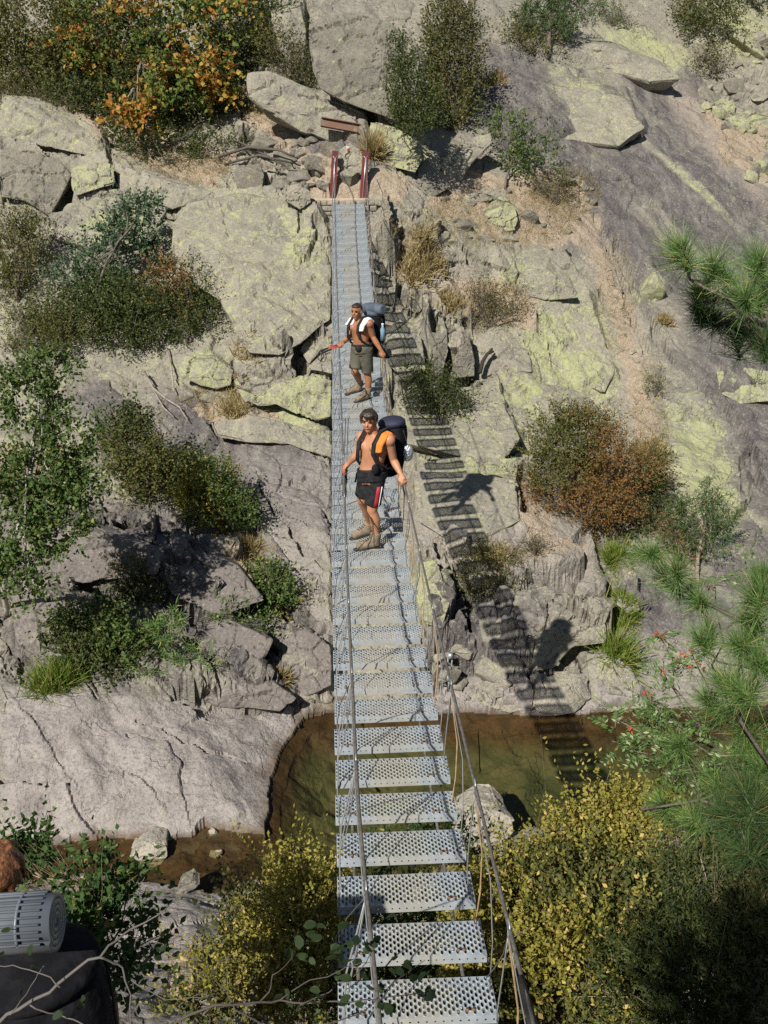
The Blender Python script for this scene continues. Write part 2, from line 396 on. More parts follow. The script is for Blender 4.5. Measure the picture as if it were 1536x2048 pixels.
def crack(pts, width=5, depth=.35, step=0., fall=60, wobble=1.0):
    """a fissure; step>0 raises the rock on its upper-left side"""
    a = region(pts, max(30, fall * 2 if step else 30)); px = PX[a] + wobble * wob(a, 3); py = PY[a] + wobble * wob(a, 4)
    D = np.full(px.shape, 1e9); S = np.zeros(px.shape)
    for p, q in zip(pts[:-1], pts[1:]):
        d, s = seg_d(px, py, p, q); m = d < D; D = np.where(m, d, D); S = np.where(m, np.sign(s), S)
    wv = 1.35 * width * (.55 + 1.1 * (vnoise(PX[a] / 28., PY[a] / 28., 77) + .5))
    H[a] -= depth * (1 - sstep(wv * .35, wv, D))
    if step: 
        H[a] += step * np.where(S > 0, 1, 0) * np.exp(-(D / fall) ** 2) 
def mound(cx, cy, rx, ry, amp, rot=0):
    a = region([(cx - rx, cy - ry), (cx + rx, cy + ry)], 1.6 * max(rx, ry)); x = PX[a] - cx; y = PY[a] - cy
    c, s = math.cos(R(rot)), math.sin(R(rot)); H[a] += amp * np.exp(-(((x * c + y * s) / rx) ** 2 + ((-x * s + y * c) / ry) ** 2))
def ell(cx, cy, rx, ry, rot=0, hard=1.0):
    x = PX - cx; y = PY - cy; c, s = math.cos(R(rot)), math.sin(R(rot))
    q = ((x * c + y * s) / rx) ** 2 + ((-x * s + y * c) / ry) ** 2
    return np.clip(1.25 * np.exp(-q ** hard), 0, 1)
def pmask(poly, soft=30, wobble=1.5):
    o = np.zeros(PX.shape); a = region(poly, soft * 1.2 + 25 + 14 * wobble); o[a] = sstep(-soft, soft, poly_sd(a, poly, wobble)); return o
# ---- broad relief of the far bank
noB = fbm(GX * .22, GY * .22, 4, 5); H += noB * .8 * sstep(12, 22, GY)
PX, PY, PT = project(np.stack([GX, GY, H], -1))
rough = np.zeros(PX.shape)
for p in [([(0, 980), (330, 1010), (520, 1180), (640, 1200), (665, 1420), (560, 1420), (300, 1370), (0, 1360)], .75),
          ([(0, 230), (180, 280), (420, 380), (330, 480), (250, 560), (0, 560)], .2),
          ([(840, 1150), (1180, 1180), (1230, 1290), (1000, 1400), (840, 1380)], .7),
          ([(560, 560), (670, 470), (670, 880), (560, 840), (480, 760)], .5),
          ([(740, 400), (900, 430), (1000, 900), (760, 900)], .45),
          ([(1390, 60), (1560, 60), (1560, 330), (1440, 250)], .8),
          ([(480, 240), (660, 330), (650, 390), (420, 380)], .7)]:
    rough = np.maximum(rough, p[1] * pmask(p[0], 30))
# fractured facets
for sx, sy, amp, sd_, ro in ((.42, 1.0, .20, 3, -22), (.28, .5, .14, 13, -30)):
    c, s = math.cos(R(ro)), math.sin(R(ro)); xx = (GX * c + GY * s) * sx; yy = (-GX * s + GY * c) * sy
    wx = xx + .25 * fbm(GX * 1.3, GY * 1.3, 3, 21); wy = yy + .25 * fbm(GX * 1.3, GY * 1.3, 3, 22)
    cx, cy, dx, dy, e = cells(wx, wy, sd_)
    f = amp * ((_hash(cx, cy, sd_ + 5) - .5) * 1.3 + dx * (_hash(cx, cy, sd_ + 6) - .5) * 1.6 - dy * (.5 + _hash(cx, cy, sd_ + 7)) * .9) - amp * .8 * (1 - sstep(0, .06, e))
    H += f * (rough * 1.0 + (.10 if sd_ != 13 else .8) * sstep(13, 20, GY) * (1 - rough) * (.35 if sd_ == 13 else .5))
# long striations on the big slab, running down to the right
c, s = math.cos(R(-52)), math.sin(R(-52))
al = GX * c + GY * s; ac = -GX * s + GY * c
H += .13 * fbm(al * .16, ac * 1.1, 4, 41) * sstep(850, 1150, PX) * sstep(1050, 800, PY)
# smooth flowing scoops of the pale river slab
pl = pmask([(0, 1370), (580, 1410), (600, 1450), (540, 1560), (530, 1680), (0, 1700)], 25)
H += pl * (.28 * fbm(GX * .75 + .4 * fbm(GX, GY, 2, 3), GY * .9, 3, 61) + .03 * fbm(al * 1.4, ac * 4, 3, 62))
H += .05 * fbm(GX * 2.2, GY * 2.2, 5, 90, .55) * sstep(8, 14, GY)
H += .30 * fbm(GX * .8, GY * .8, 5, 95) * sstep(13, 9, GY) * sstep(2.5, 4.5, GY)
TERRAIN_FEATURES = True
# ---- slabs and blocks
block([(345, 410), (470, 392), (590, 400), (664, 450), (664, 640), (600, 690), (560, 720), (520, 720), (480, 640), (420, 590), (340, 560), (300, 500)], .35, 9)
block([(140, 335), (225, 325), (232, 368), (150, 390)], .35, 7, (.2, 0)); block([(0, 300), (100, 320), (140, 350), (90, 440), (40, 400), (0, 395)], .5, 7)
block([(130, 400), (340, 410), (310, 480), (200, 500), (90, 470)], .4, 9); block([(225, 320), (330, 350), (430, 385), (340, 420), (240, 390)], .3, 8)
block([(0, 190), (140, 220), (205, 270), (215, 320), (100, 300), (0, 270)], .35, 12)
block([(560, 700), (480, 690), (455, 770), (500, 800), (560, 780), (600, 740)], .45, 8); block([(560, 755), (660, 740), (664, 850), (610, 840), (560, 800)], .45, 8)
block([(595, 700), (640, 640), (668, 650), (668, 680), (620, 730)], .35, 6); block([(640, 690), (668, 690), (668, 740), (610, 735)], .3, 6)
block([(420, 830), (560, 840), (668, 890), (668, 920), (560, 885), (480, 885), (430, 870)], .3, 8)
block([(480, 890), (560, 880), (668, 930), (668, 1290), (600, 1230), (530, 1120), (500, 980)], .3, 10)
block([(150, 775), (400, 800), (430, 900), (370, 960), (200, 900)], .25, 10)
block([(690, 405), (770, 400), (790, 450), (800, 520), (770, 560), (690, 540)], .9, 9); block([(700, 545), (780, 545), (805, 570), (800, 610), (700, 620)], .6, 8)
block([(740, 640), (830, 660), (895, 668), (890, 715), (800, 760), (740, 720)], .8, 8); block([(840, 670), (862, 668), (868, 760), (850, 770)], .5, 6)
block([(795, 470), (850, 440), (880, 470), (885, 500), (840, 530)], .5, 7); block([(895, 670), (950, 640), (948, 690), (925, 755), (900, 740)], .55, 7)
block([(980, 500), (1130, 510), (1180, 600), (1230, 760), (1160, 790), (1040, 640), (990, 560)], .3, 9); block([(1000, 640), (1160, 660), (1160, 720), (1080, 735)], .2, 8)
block([(780, 780), (1000, 770), (1040, 880), (1010, 920), (960, 930), (780, 930)], .3, 8)
block([(820, 940), (1040, 950), (1180, 1060), (1215, 1240), (1140, 1250), (1180, 1180), (1160, 1160), (1060, 1170), (1030, 1200), (960, 1190), (900, 1130), (830, 1040)], .4, 7)
block([(820, 1110), (880, 1120), (900, 1200), (880, 1262), (830, 1240)], .5, 6); block([(870, 1110), (930, 1120), (935, 1180), (895, 1160)], .35, 6)
block([(960, 1225), (1060, 1230), (1180, 1262), (1212, 1250), (1215, 1290), (1140, 1300), (1110, 1350), (1050, 1350), (1000, 1310)], .6, 6)
block([(860, 1250), (930, 1290), (960, 1310), (900, 1320), (850, 1310)], .4, 6); block([(880, 1350), (930, 1345), (935, 1380), (900, 1395), (870, 1380)], .4, 6)
block([(950, 1320), (1020, 1310), (1050, 1350), (1040, 1360), (950, 1370)], .3, 6); block([(960, 1370), (1060, 1370), (1080, 1420), (1000, 1425), (940, 1400)], .3, 7)
block([(1050, 1360), (1160, 1340), (1180, 1400), (1120, 1430), (1060, 1420)], .3, 8); block([(1160, 1290), (1260, 1310), (1290, 1415), (1200, 1420), (1180, 1370)], .2, 8)
block([(1215, 1180), (1270, 1180), (1290, 1220), (1240, 1240)], .2, 5); block([(1230, 1110), (1262, 1130), (1270, 1190), (1235, 1180)], .3, 6)
block([(0, 1000), (200, 1060), (330, 1100), (300, 1160), (120, 1180), (0, 1120)], .5, 8); block([(20, 1180), (160, 1200), (160, 1300), (100, 1330), (20, 1290)], .5, 7)
block([(300, 1100), (470, 1120), (520, 1200), (440, 1230), (330, 1190)], .45, 7); block([(400, 1250), (540, 1280), (520, 1330), (480, 1335), (400, 1310)], .4, 7)
block([(350, 1340), (500, 1350), (560, 1390), (545, 1415), (350, 1395)], .35, 7); block([(550, 1280), (660, 1290), (660, 1400), (600, 1390), (560, 1340)], .3, 8)
block([(520, 40), (610, 20), (612, 110), (560, 120)], .5, 8)
block([(500, 150), (560, 160), (730, 225), (738, 300), (650, 265), (530, 205)], .45, 8); block([(735, 240), (800, 260), (850, 300), (830, 345), (745, 310)], .5, 7)
block([(980, 130), (1110, 160), (1250, 190), (1290, 255), (1240, 290), (1110, 275), (1050, 235), (1000, 200)], .22, 6)
block([(1050, 60), (1200, 110), (1360, 155), (1330, 165), (1200, 140), (1080, 120)], .2, 6)
block([(1260, 540), (1300, 530), (1340, 590), (1310, 600)], .3, 8); block([(1440, 730), (1536, 740), (1536, 790), (1450, 780)], .3, 8)
# ---- fissures
for pts, wd, dp, stp in [
 ([(642, 460), (612, 560), (606, 620), (580, 690), (545, 715)], 5, .35, .12), ([(575, 600), (560, 640), (530, 660)], 5, .3, 0), ([(612, 565), (600, 600), (598, 660), (585, 665)], 7, .4, 0),
 ([(500, 700), (560, 712), (600, 735), (668, 748)], 16, .7, .15), ([(668, 640), (630, 650), (600, 690), (575, 710)], 10, .5, 0), ([(470, 770), (540, 810), (610, 840), (668, 868)], 11, .6, .1), ([(598, 770), (600, 815), (612, 830)], 7, .4, 0),
 ([(340, 425), (315, 470), (295, 500)], 12, .6, 0), ([(0, 400), (60, 400), (130, 440), (85, 440)], 16, .7, 0), ([(95, 330), (140, 345), (135, 420)], 12, .6, 0), ([(0, 285), (60, 292), (215, 325)], 5, .3, .1),
 ([(230, 320), (228, 370), (160, 400)], 6, .35, 0), ([(420, 873), (480, 884), (560, 874), (668, 925)], 5, .35, .1), ([(440, 390), (560, 400), (600, 450), (602, 500)], 3, .2, 0), ([(150, 800), (240, 900), (420, 960)], 3, .2, 0),
 ([(668, 1180), (600, 1120), (520, 990)], 3, .2, 0), ([(480, 1120), (560, 1200), (620, 1260), (668, 1290)], 4, .3, .05),
 ([(0, 1120), (120, 1185), (300, 1170), (330, 1110)], 11, .6, .1), ([(20, 1300), (70, 1330), (160, 1310)], 9, .6, 0), ([(320, 1190), (420, 1240), (520, 1210)], 10, .6, 0), ([(480, 1335), (525, 1325), (540, 1300), (575, 1330), (640, 1310)], 9, .6, 0),
 ([(350, 1400), (540, 1420), (590, 1395), (600, 1440)], 9, .5, 0), ([(560, 1330), (600, 1400)], 5, .4, 0), ([(0, 1568), (70, 1575), (135, 1570)], 4, .2, .1), ([(136, 1572), (150, 1610), (185, 1660)], 5, .1, 0), ([(270, 1438), (420, 1500), (545, 1525)], 2.5, .12, 0), ([(255, 1478), (330, 1490), (362, 1530), (370, 1600)], 2.5, .03, .05), ([(240, 1580), (250, 1555), (290, 1560), (310, 1590)], 2.5, .03, .04), ([(60, 1440), (110, 1500), (140, 1560)], 2, .03, .03),
 ([(745, 400), (762, 440)], 12, .8, 0), ([(790, 440), (800, 520), (770, 570)], 14, .9, 0), ([(805, 560), (800, 612), (750, 612)], 10, .7, 0), ([(880, 475), (890, 500)], 6, .4, 0), ([(895, 680), (893, 745), (870, 765)], 8, .7, 0), ([(868, 680), (870, 750)], 6, .6, 0),
 ([(927, 655), (945, 700), (950, 755), (925, 757)], 9, .8, 0), ([(800, 760), (790, 800), (780, 850)], 14, .6, 0), ([(1010, 830), (1020, 870), (1000, 880)], 7, .4, 0), ([(960, 935), (1005, 925), (1030, 900)], 5, .4, .1), ([(1042, 940), (1045, 1050)], 6, .5, 0),
 ([(780, 930), (900, 960), (1010, 975)], 2.5, .15, 0), ([(875, 1120), (880, 1180), (905, 1240), (880, 1262)], 7, .5, 0), ([(905, 1160), (940, 1180), (935, 1220), (945, 1270)], 8, .6, 0), ([(930, 1185), (1000, 1200), (1035, 1205), (1060, 1175), (1140, 1180), (1170, 1155), (1168, 1120)], 7, .5, .08),
 ([(870, 1310), (950, 1320), (930, 1370), (870, 1400)], 16, .8, 0), ([(990, 1290), (1010, 1240), (950, 1230)], 12, .6, 0), ([(1050, 1355), (1110, 1355), (1145, 1305), (1210, 1300)], 9, .7, 0), ([(1140, 1250), (1210, 1255)], 4, .5, 0),
 ([(1200, 1150), (1218, 1200), (1225, 1270), (1180, 1310)], 11, .7, 0), ([(1150, 1110), (1172, 1090)], 4, .3, 0), ([(1045, 1350), (1060, 1400), (1075, 1430)], 6, .4, 0), ([(945, 1385), (1000, 1415), (1040, 1400)], 4, .3, 0), ([(1240, 1320), (1260, 1370)], 3, .2, 0),
 ([(610, 0), (613, 60), (618, 135)], 7, .6, 0), ([(600, 150), (700, 208), (790, 245)], 5, .5, .15), ([(738, 240), (745, 300)], 7, .5, 0), ([(745, 312), (830, 347), (850, 310)], 5, .4, 0), ([(520, 205), (640, 260), (740, 310)], 4, .3, 0),
 ([(1045, 232), (1110, 278), (1180, 283), (1240, 292), (1292, 262)], 5, .3, .12), ([(1100, 325), (1190, 345), (1270, 372), (1310, 420)], 4, .25, .08), ([(1300, 350), (1380, 420), (1480, 500)], 3, .2, .05), ([(1230, 490), (1290, 620), (1350, 720), (1440, 800), (1500, 880), (1520, 960)], 6, .3, 0),
 ([(1190, 440), (1240, 560), (1290, 700)], 4, .2, 0), ([(1200, 130), (1300, 162), (1362, 160)], 5, .35, .08), ([(900, 600), (1020, 680), (1060, 720), (1100, 740)], 3, .25, .06), ([(1010, 520), (1090, 700), (1180, 870)], 3, .2, .05), ([(1080, 560), (1140, 560)], 4, .3, 0), ([(1130, 720), (1165, 715), (1168, 690)], 5, .3, .05), ([(850, 440), (960, 540), (1000, 545)], 4, .25, .08), ([(700, 330), (800, 350), (900, 420), (990, 500)], 3, .2, .05), ([(1490, 900), (1500, 1000), (1400, 1100)], 6, .25, 0)]:
    crack(pts, wd, dp, stp)
# random joints elsewhere on the slabs
rr = random.Random(8)
for k in range(70):
    x = rr.uniform(0, 1536); y = rr.uniform(60, 1380); a = R(rr.choice((35, 40, 50, 100, 15)) + rr.uniform(-12, 12)); L = rr.uniform(30, 130)
    crack([(x, y), (x + L * .5 * math.cos(a), y + L * .5 * math.sin(a)), (x + L * math.cos(a + .3), y + L * math.sin(a + .3))], rr.uniform(2, 3.6), rr.uniform(.06, .2), rr.choice((0, .05, .08)), 40)
# ---- river channel: keep the bed under the surface inside the traced outline, the banks above it
riv = [(1700, 1400), (1290, 1420), (1200, 1425), (1080, 1432), (960, 1425), (860, 1430), (740, 1425), (668, 1425), (605, 1440), (565, 1500), (540, 1560), (534, 1668), (470, 1662), (412, 1650), (380, 1672), (290, 1686), (240, 1672), (100, 1690), (-400, 1690),
       (-400, 1800), (60, 1770), (180, 1752), (330, 1780), (420, 1812), (500, 1760), (560, 1760), (640, 1850), (720, 1850), (840, 1760), (920, 1700), (1060, 1660), (1200, 1640), (1700, 1640)]
PX, PY, PT = project(np.stack([GX, GY, GX * 0], -1))      # outline of the water, taken on the water's own level
a = region(riv, 300) & (GY > 7); sd = np.full(PX.shape, -999.); sd[a] = poly_sd(a, riv, .7); sd *= PT / FPX     # metres inside
shal = pmask([(-500, 1640), (540, 1640), (600, 1900), (-500, 1900)], 40)
depth = np.clip(.02 + .55 * np.clip(sd, 0, 3), 0, 1.5) * (1 - .75 * shal) * (1 + .8 * fbm(GX * .9, GY * .9, 4, 111))
near = (GY > 8) & (GY < 17)
H = np.where(near & (sd > 0), np.minimum(H, -np.maximum(depth, .03)), H)
bank = np.clip(-sd, 0, 3) * .35 + .05
H = np.where(near & (sd <= 0) & (sd > -900), np.maximum(H, np.minimum(bank, .5)), H)
_c = cells(GX * 1.1 + .3 * fbm(GX, GY, 2, 7), GY * 1.6, 121); H += np.where(sd > .2, .10 * fbm(GX * 3, GY * 3, 4, 120) + .42 * (_hash(_c[0], _c[1], 5) - .6) * np.clip(depth, 0, 1), 0) * near; H = np.where(near & (sd > .15), np.minimum(H, -.03), H)
PX, PY, PT = project(np.stack([GX, GY, np.maximum(H, 0)], -1))
# flatten the landing by the posts
ld = pmask([(560, 385), (660, 372), (760, 372), (800, 392), (700, 405), (580, 400)], 8, .2)
LANDZ = CAMZ - 4.02
H = H * (1 - ld) + (LANDZ + .02 * fbm(GX * 4, GY * 4, 3, 9)) * ld
# ---- keep clear of the bridge deck
dk = CAMZ - 5.25 + np.where(GY < 12.5, .0085, .0061) * (GY - 12.5) ** 2
clear = (np.abs(GX) < 1.6) & (GY > 3) & (GY < 26.3); H = np.where(clear, np.minimum(H, dk - .32 + np.maximum(np.abs(GX) - .5, 0) * 1.6), H)
PX, PY, PT = project(np.stack([GX, GY, np.maximum(H, 0)], -1))
# ---- colour masks: what the rock is made of and what grows on it
mx = np.maximum
lich = .30 + .5 * (fbm(GX * .3, GY * .3, 3, 200))
for e in [(1420, 960, 90, 190, -18), (1300, 570, 45, 50, 30), (1130, 700, 110, 170, -28), (1170, 190, 120, 55, 20), (500, 500, 170, 130, 20), (600, 830, 80, 45, 20), (400, 740, 60, 40, 0), (1500, 760, 60, 40, 0), (900, 850, 130, 80, 0), (800, 290, 60, 50, 20),
          (1000, 880, 60, 60, 0), (860, 1180, 50, 80, -10), (700, 740, 80, 80, 0), (1440, 390, 150, 40, 35), (1100, 800, 120, 60, 20), (80, 230, 120, 40, 12), (250, 450, 90, 60, 0), (950, 960, 90, 50, 0), (1060, 560, 60, 60, 0), (1480, 60, 90, 60, 30), (1300, 100, 120, 40, 25), (1180, 300, 60, 60, 0), (1420, 900, 60, 60, 0)]:
    lich = mx(lich, 1.15 * ell(*e))
purple = np.zeros(PX.shape)
for p in [[(900, 100), (1060, 200), (1220, 250), (1390, 380), (1536, 560), (1600, 800), (1460, 720), (1300, 560), (1210, 450), (1110, 310), (980, 240), (890, 200)], [(150, 775), (400, 800), (430, 950), (340, 980), (200, 900)], [(420, 870), (560, 885), (668, 940), (668, 1060), (500, 1000), (430, 940)],
          [(1450, 820), (1536, 860), (1600, 1200), (1380, 1180), (1480, 1020)], [(0, 1000), (480, 1040), (620, 1200), (665, 1420), (0, 1390)], [(1230, 1180), (1536, 1180), (1536, 1290), (1250, 1270)], [(620, 250), (740, 290), (735, 320), (620, 280)], [(860, 1190), (1060, 1200), (1080, 1320), (880, 1360)]]:
    purple = mx(purple, pmask(p, 40, 3))
purple = mx(purple, 1.0 * pmask([(900, 60), (1100, 140), (1400, 160), (1536, 330), (1600, 1000), (1380, 760), (1230, 520), (1080, 330), (960, 250)], 40, 3))
purple = np.clip(purple * (1.4 + 2.6 * fbm(al * .08, ac * .8, 4, 210) + 1.8 * fbm(al * .15, ac * 2.4, 3, 214)), 0, 1)
for e in [(1100, 700, 120, 120, 0), (1420, 960, 60, 150, -18), (1170, 190, 70, 40, 20), (1330, 640, 40, 80, -20), (1480, 60, 90, 60, 30)]: purple *= 1 - .7 * ell(*e)
lich *= 1 - .8 * purple
pale = mx(pl, mx(pmask([(850, 1370), (1080, 1340), (1300, 1390), (1300, 1430), (850, 1440)], 14), .9 * pmask([(0, 1750), (640, 1750), (640, 2048), (0, 2048)], 30)))
pale = mx(pale, .55 * pmask([(480, 900), (665, 940), (665, 1300), (560, 1180)], 30)); pale = mx(pale, .5 * pmask([(800, 960), (1180, 1060), (1200, 1200), (850, 1130)], 30)); pale = mx(pale, .3 * pmask([(1220, 1270), (1600, 1240), (1600, 1430), (1290, 1420)], 30))
lich *= 1 - .85 * np.clip(mx(pale, pmask([(0, 1000), (660, 1000), (660, 1430), (0, 1430)], 20) * .7), 0, 1)
pink = np.zeros(PX.shape)
for p in [[(1180, 400), (1230, 540), (1290, 700), (1310, 860), (1260, 860), (1220, 640), (1160, 450)], [(800, 480), (960, 560), (1010, 560), (1000, 640), (860, 600)], [(1300, 130), (1400, 200), (1500, 350), (1536, 420), (1400, 290)]]: pink = mx(pink, .8 * pmask(p, 22, 2))
for e in [(380, 450, 40, 70, 0), (640, 380, 60, 30, 0), (960, 1110, 60, 30, 0), (1100, 1080, 60, 30, 20), (980, 700, 60, 30, 20)]: pink = mx(pink, .6 * ell(*e))
soil = np.zeros(PX.shape)
for p in [[(1195, 430), (1215, 540), (1265, 640), (1290, 760), (1330, 900), (1350, 960), (1290, 960), (1250, 760), (1225, 640), (1180, 520)], [(880, 340), (1120, 350), (1190, 430), (1200, 500), (1000, 490), (860, 400)], [(500, 190), (560, 240), (600, 290), (740, 330), (820, 350), (800, 400), (560, 400), (600, 340), (490, 250)],
          [(0, 150), (120, 200), (330, 260), (480, 300), (430, 380), (300, 330), (120, 230), (0, 180)], [(1400, 200), (1536, 250), (1536, 380), (1460, 330)], [(420, 800), (560, 840), (440, 870), (380, 820)], [(0, 880), (150, 900), (180, 960), (0, 980)], [(800, 450), (870, 520), (860, 560), (800, 560)], [(420, 1080), (520, 1120), (560, 1200), (500, 1180)],
          [(340, 1900), (450, 1880), (460, 1960), (340, 2000)], [(1040, 330), (1160, 360), (1200, 420), (1080, 400)], [(900, 560), (1060, 570), (1080, 660), (960, 640)], [(1020, 940), (1060, 960), (1120, 1070), (1180, 1090), (1060, 1110)]]:
    soil = mx(soil, pmask(p, 16, 1.6))
soil = mx(soil, .62 * sstep(5.2, 3.4, GY)); soil = mx(soil, .75 * pmask([(620, 1840), (760, 1850), (900, 1740), (1100, 1680), (1600, 1660), (1600, 2300), (600, 2300)], 30))
wet = np.clip(sstep(.13, -.03, H + .12 * fbm(GX * 2, GY * 2, 4, 9)), 0, 1) * near
deep = sstep(.12, .4, -H) * (1 - shal)
# ---- broken relief in three dimensions, along the surface normal
dHy, dHx = np.gradient(H); dXx = np.gradient(GX, axis=1); dYy = np.gradient(Yv)[:, None]; dXy = np.gradient(GX, axis=0)
sxn = dHx / dXx; syn = (dHy - sxn * dXy) / dYy
for _ in range(2):
    sxn[1:-1, 1:-1] = (sxn[:-2, 1:-1] + sxn[2:, 1:-1] + sxn[1:-1, :-2] + sxn[1:-1, 2:]) / 4; syn[1:-1, 1:-1] = (syn[:-2, 1:-1] + syn[2:, 1:-1] + syn[1:-1, :-2] + syn[1:-1, 2:]) / 4
sxn = np.clip(sxn, -2.5, 2.5); syn = np.clip(syn, -2.5, 2.5); nl = np.sqrt(sxn ** 2 + syn ** 2 + 1)
NX, NY, NZ = -sxn / nl, -syn / nl, 1 / nl
sel = (GY > 6) & (GY < 46) & (np.abs(GX) < 4 + .46 * GY); X1, Y1, Z1 = GX[sel], GY[sel], H[sel]
ro_ = rough[sel]; dry = sstep(-.05, .12, Z1)
w1 = fbm3(X1 * .9, Y1 * .9, Z1 * .9, 3, 301); w2 = fbm3(X1 * .9, Y1 * .9, Z1 * .9, 3, 302)
D3 = np.zeros(X1.shape)
ca, sa = math.cos(R(-24)), math.sin(R(-24))
ux = X1 * ca + Z1 * sa; uz = -X1 * sa + Z1 * ca      # bedding dips to the right
for sc1, sc2, sc3, amp, sd_ in ((.42, .8, 1.7, .25, 311), (1.3, 2.1, 4.6, .10, 321)):
    cc_, e = cells3((ux + .3 * w1) * sc1, (Y1 + .3 * w2) * sc2, (uz + .2 * w1) * sc3, sd_)
    hh_ = [_hash3(cc_[0], cc_[1], cc_[2], sd_ + q) - .5 for q in (5, 6, 7, 8)]
    f = hh_[0] * 1.5 + cc_[3] * hh_[1] * 1.8 + cc_[4] * hh_[2] * 1.8 + cc_[5] * hh_[3] * 1.2 - .7 * (1 - sstep(0, .07, e))
    D3 += amp * f * (ro_ + .17 * (1 - ro_) * (sd_ == 311) + .05 * (1 - ro_))
lay = (uz + .22 * w1 + .08 * w2 + Y1 * .10) / .34; li = np.floor(lay); fr_ = lay - li
D3 += ro_ * (.14 * (_hash(li, np.floor(ux * .35 + w2), 333) - .5) - .10 * (1 - sstep(0, .12, fr_)))
D3 += (.05 + .05 * ro_) * fbm3(X1 * 2.6, Y1 * 2.6, Z1 * 2.6, 4, 340, .55)
smooth_ = np.clip(pl[sel] * 1.2 + ld[sel], 0, 1); slab_ = (sstep(950, 1200, PX) * sstep(900, 700, PY))[sel]; D3 *= dry * (1 - .85 * smooth_) * (1 - .6 * slab_) * sstep(26.3, 25.2, np.abs(Y1 - 0)) ** 0
D3 = np.where((np.abs(X1) < 1.0) & (Y1 < 27) & (Y1 > 20), np.minimum(D3, .05), D3)
VX, VY, VZ = GX.copy(), GY.copy(), H.copy(); VX[sel] += NX[sel] * D3; VY[sel] += NY[sel] * D3; VZ[sel] += NZ[sel] * D3
H[sel] += D3 * .9
idx = np.arange(NU * NV).reshape(NV, NU)
Fq = np.stack([idx[:-1, :-1], idx[:-1, 1:], idx[1:, 1:], idx[1:, :-1]], -1).reshape(-1, 4)
terrain = npmesh('rocky_ground', np.stack([VX, VY, VZ], -1).reshape(-1, 3), Fq, MR, smooth=False,
    attrs={k: ('POINT', np.clip(v, -1, 1.3).ravel()) for k, v in dict(lichen=lich, purple=purple, pale=pale, pink=pink, soil=soil, wet=wet, deep=deep).items()})
tag(terrain, kind='structure')
def ground(x, y):
    """height of the finished ground at x, y (arrays or floats)"""
    x = np.asarray(x, float); y = np.asarray(y, float)
    i = np.interp(y, Yv, np.arange(NV)); hw = 6.0 + .46 * np.maximum(y, 0); j = np.interp(x / hw, u_, np.arange(NU))
    i = np.clip(i, 0, NV - 1.001); j = np.clip(j, 0, NU - 1.001); a = i.astype(int); b = j.astype(int); f = i - a; g_ = j - b
    return (H[a, b] * (1 - g_) + H[a, b + 1] * g_) * (1 - f) + (H[a + 1, b] * (1 - g_) + H[a + 1, b + 1] * g_) * f
_T = np.concatenate([np.linspace(2, 60, 4000)])
def hit(px, py):
    """the point of the ground seen at a pixel of the photograph"""
    r = ray(px, py); P = CC[None, :] + r[None, :] * _T[:, None]; g_ = ground(P[:, 0], P[:, 1]); k = np.argmax(P[:, 2] < g_)
    return P[k] if P[k, 2] < g_[k] else P[-1]
# ================================================================ WATER
mw = bpy.data.materials.new('river_water'); mw.use_nodes = True; g = NG(mw); g.n.clear()
out = g.node('ShaderNodeOutputMaterial'); mixs = g.node('ShaderNodeMixShader'); fr = g.node('ShaderNodeFresnel'); fr.inputs[0].default_value = 1.33
tr = g.node('ShaderNodeBsdfTransparent'); tr.inputs[0].default_value = (.78, .76, .60, 1); gl = g.node('ShaderNodeBsdfGlossy'); gl.inputs['Roughness'].default_value = .03
tc = g.node('ShaderNodeTexCoord'); bp = g.node('ShaderNodeBump'); bp.inputs['Strength'].default_value = .12; bp.inputs['Distance'].default_value = .05
g.l.new(g.noise(tc.outputs['Object'], 3.0, 4, .5), bp.inputs['Height']); g.l.new(bp.outputs[0], gl.inputs['Normal']); g.l.new(bp.outputs[0], fr.inputs['Normal'])
g.l.new(fr.outputs[0], mixs.inputs[0]); g.l.new(tr.outputs[0], mixs.inputs[1]); g.l.new(gl.outputs[0], mixs.inputs[2]); g.l.new(mixs.outputs[0], out.inputs[0])
xs = np.linspace(-14, 16, 40); ys = np.linspace(8.2, 17, 20); XX, YY = np.meshgrid(xs, ys)
i_ = np.arange(800).reshape(20, 40); Fw = np.stack([i_[:-1, :-1], i_[:-1, 1:], i_[1:, 1:], i_[1:, :-1]], -1).reshape(-1, 4)
water = npmesh('river_water', np.stack([XX, YY, XX * 0], -1).reshape(-1, 3), Fw, mw, smooth=True); tag(water, kind='structure')
# ================================================================ BRIDGE
def deckH(Y): return CAMZ - 5.25 + (.0085 if Y < 12.5 else .0061) * (Y - 12.5) ** 2
def deckX(Y): return float(np.interp(Y, [2.5, 5, 9, 14, 20, 26], [-.045, -.055, -.08, -.065, -.03, 0]))
def deckRoll(Y): return R(np.interp(Y, [3, 8, 12, 18, 22, 26], [0, .8, 1.8, 3.2, 2.4, 0]))
m_galv = mat('galvanised_steel', (.50, .535, .555), .42, .55, noise=(6, (.40, .43, .45), .35, .7), bump=(40, .15, .002))
m_cable = mat('weathered_steel_cable', (.16, .145, .125), .8, .1, noise=(30, (.11, .095, .08), .4, .6), bump=(160, .6, .003))
m_wire = mat('pale_steel_wire', (.55, .56, .56), .4, .6)
m_dwire = mat('dark_steel_wire', (.20, .20, .20), .5, .5)
m_rust = mat('rusty_steel_rod', (.36, .23, .12), .7, .2, noise=(20, (.46, .34, .2), .4, .6))
m_red = mat('red_painted_steel', (.175, .028, .026), .5, .0, noise=(5, (.115, .03, .024), .4, .65), bump=(30, .15, .003))
m_tread = bpy.data.materials.new('galvanised_tread'); m_tread.use_nodes = True; g = NG(m_tread); b_ = g.n['Principled BSDF']
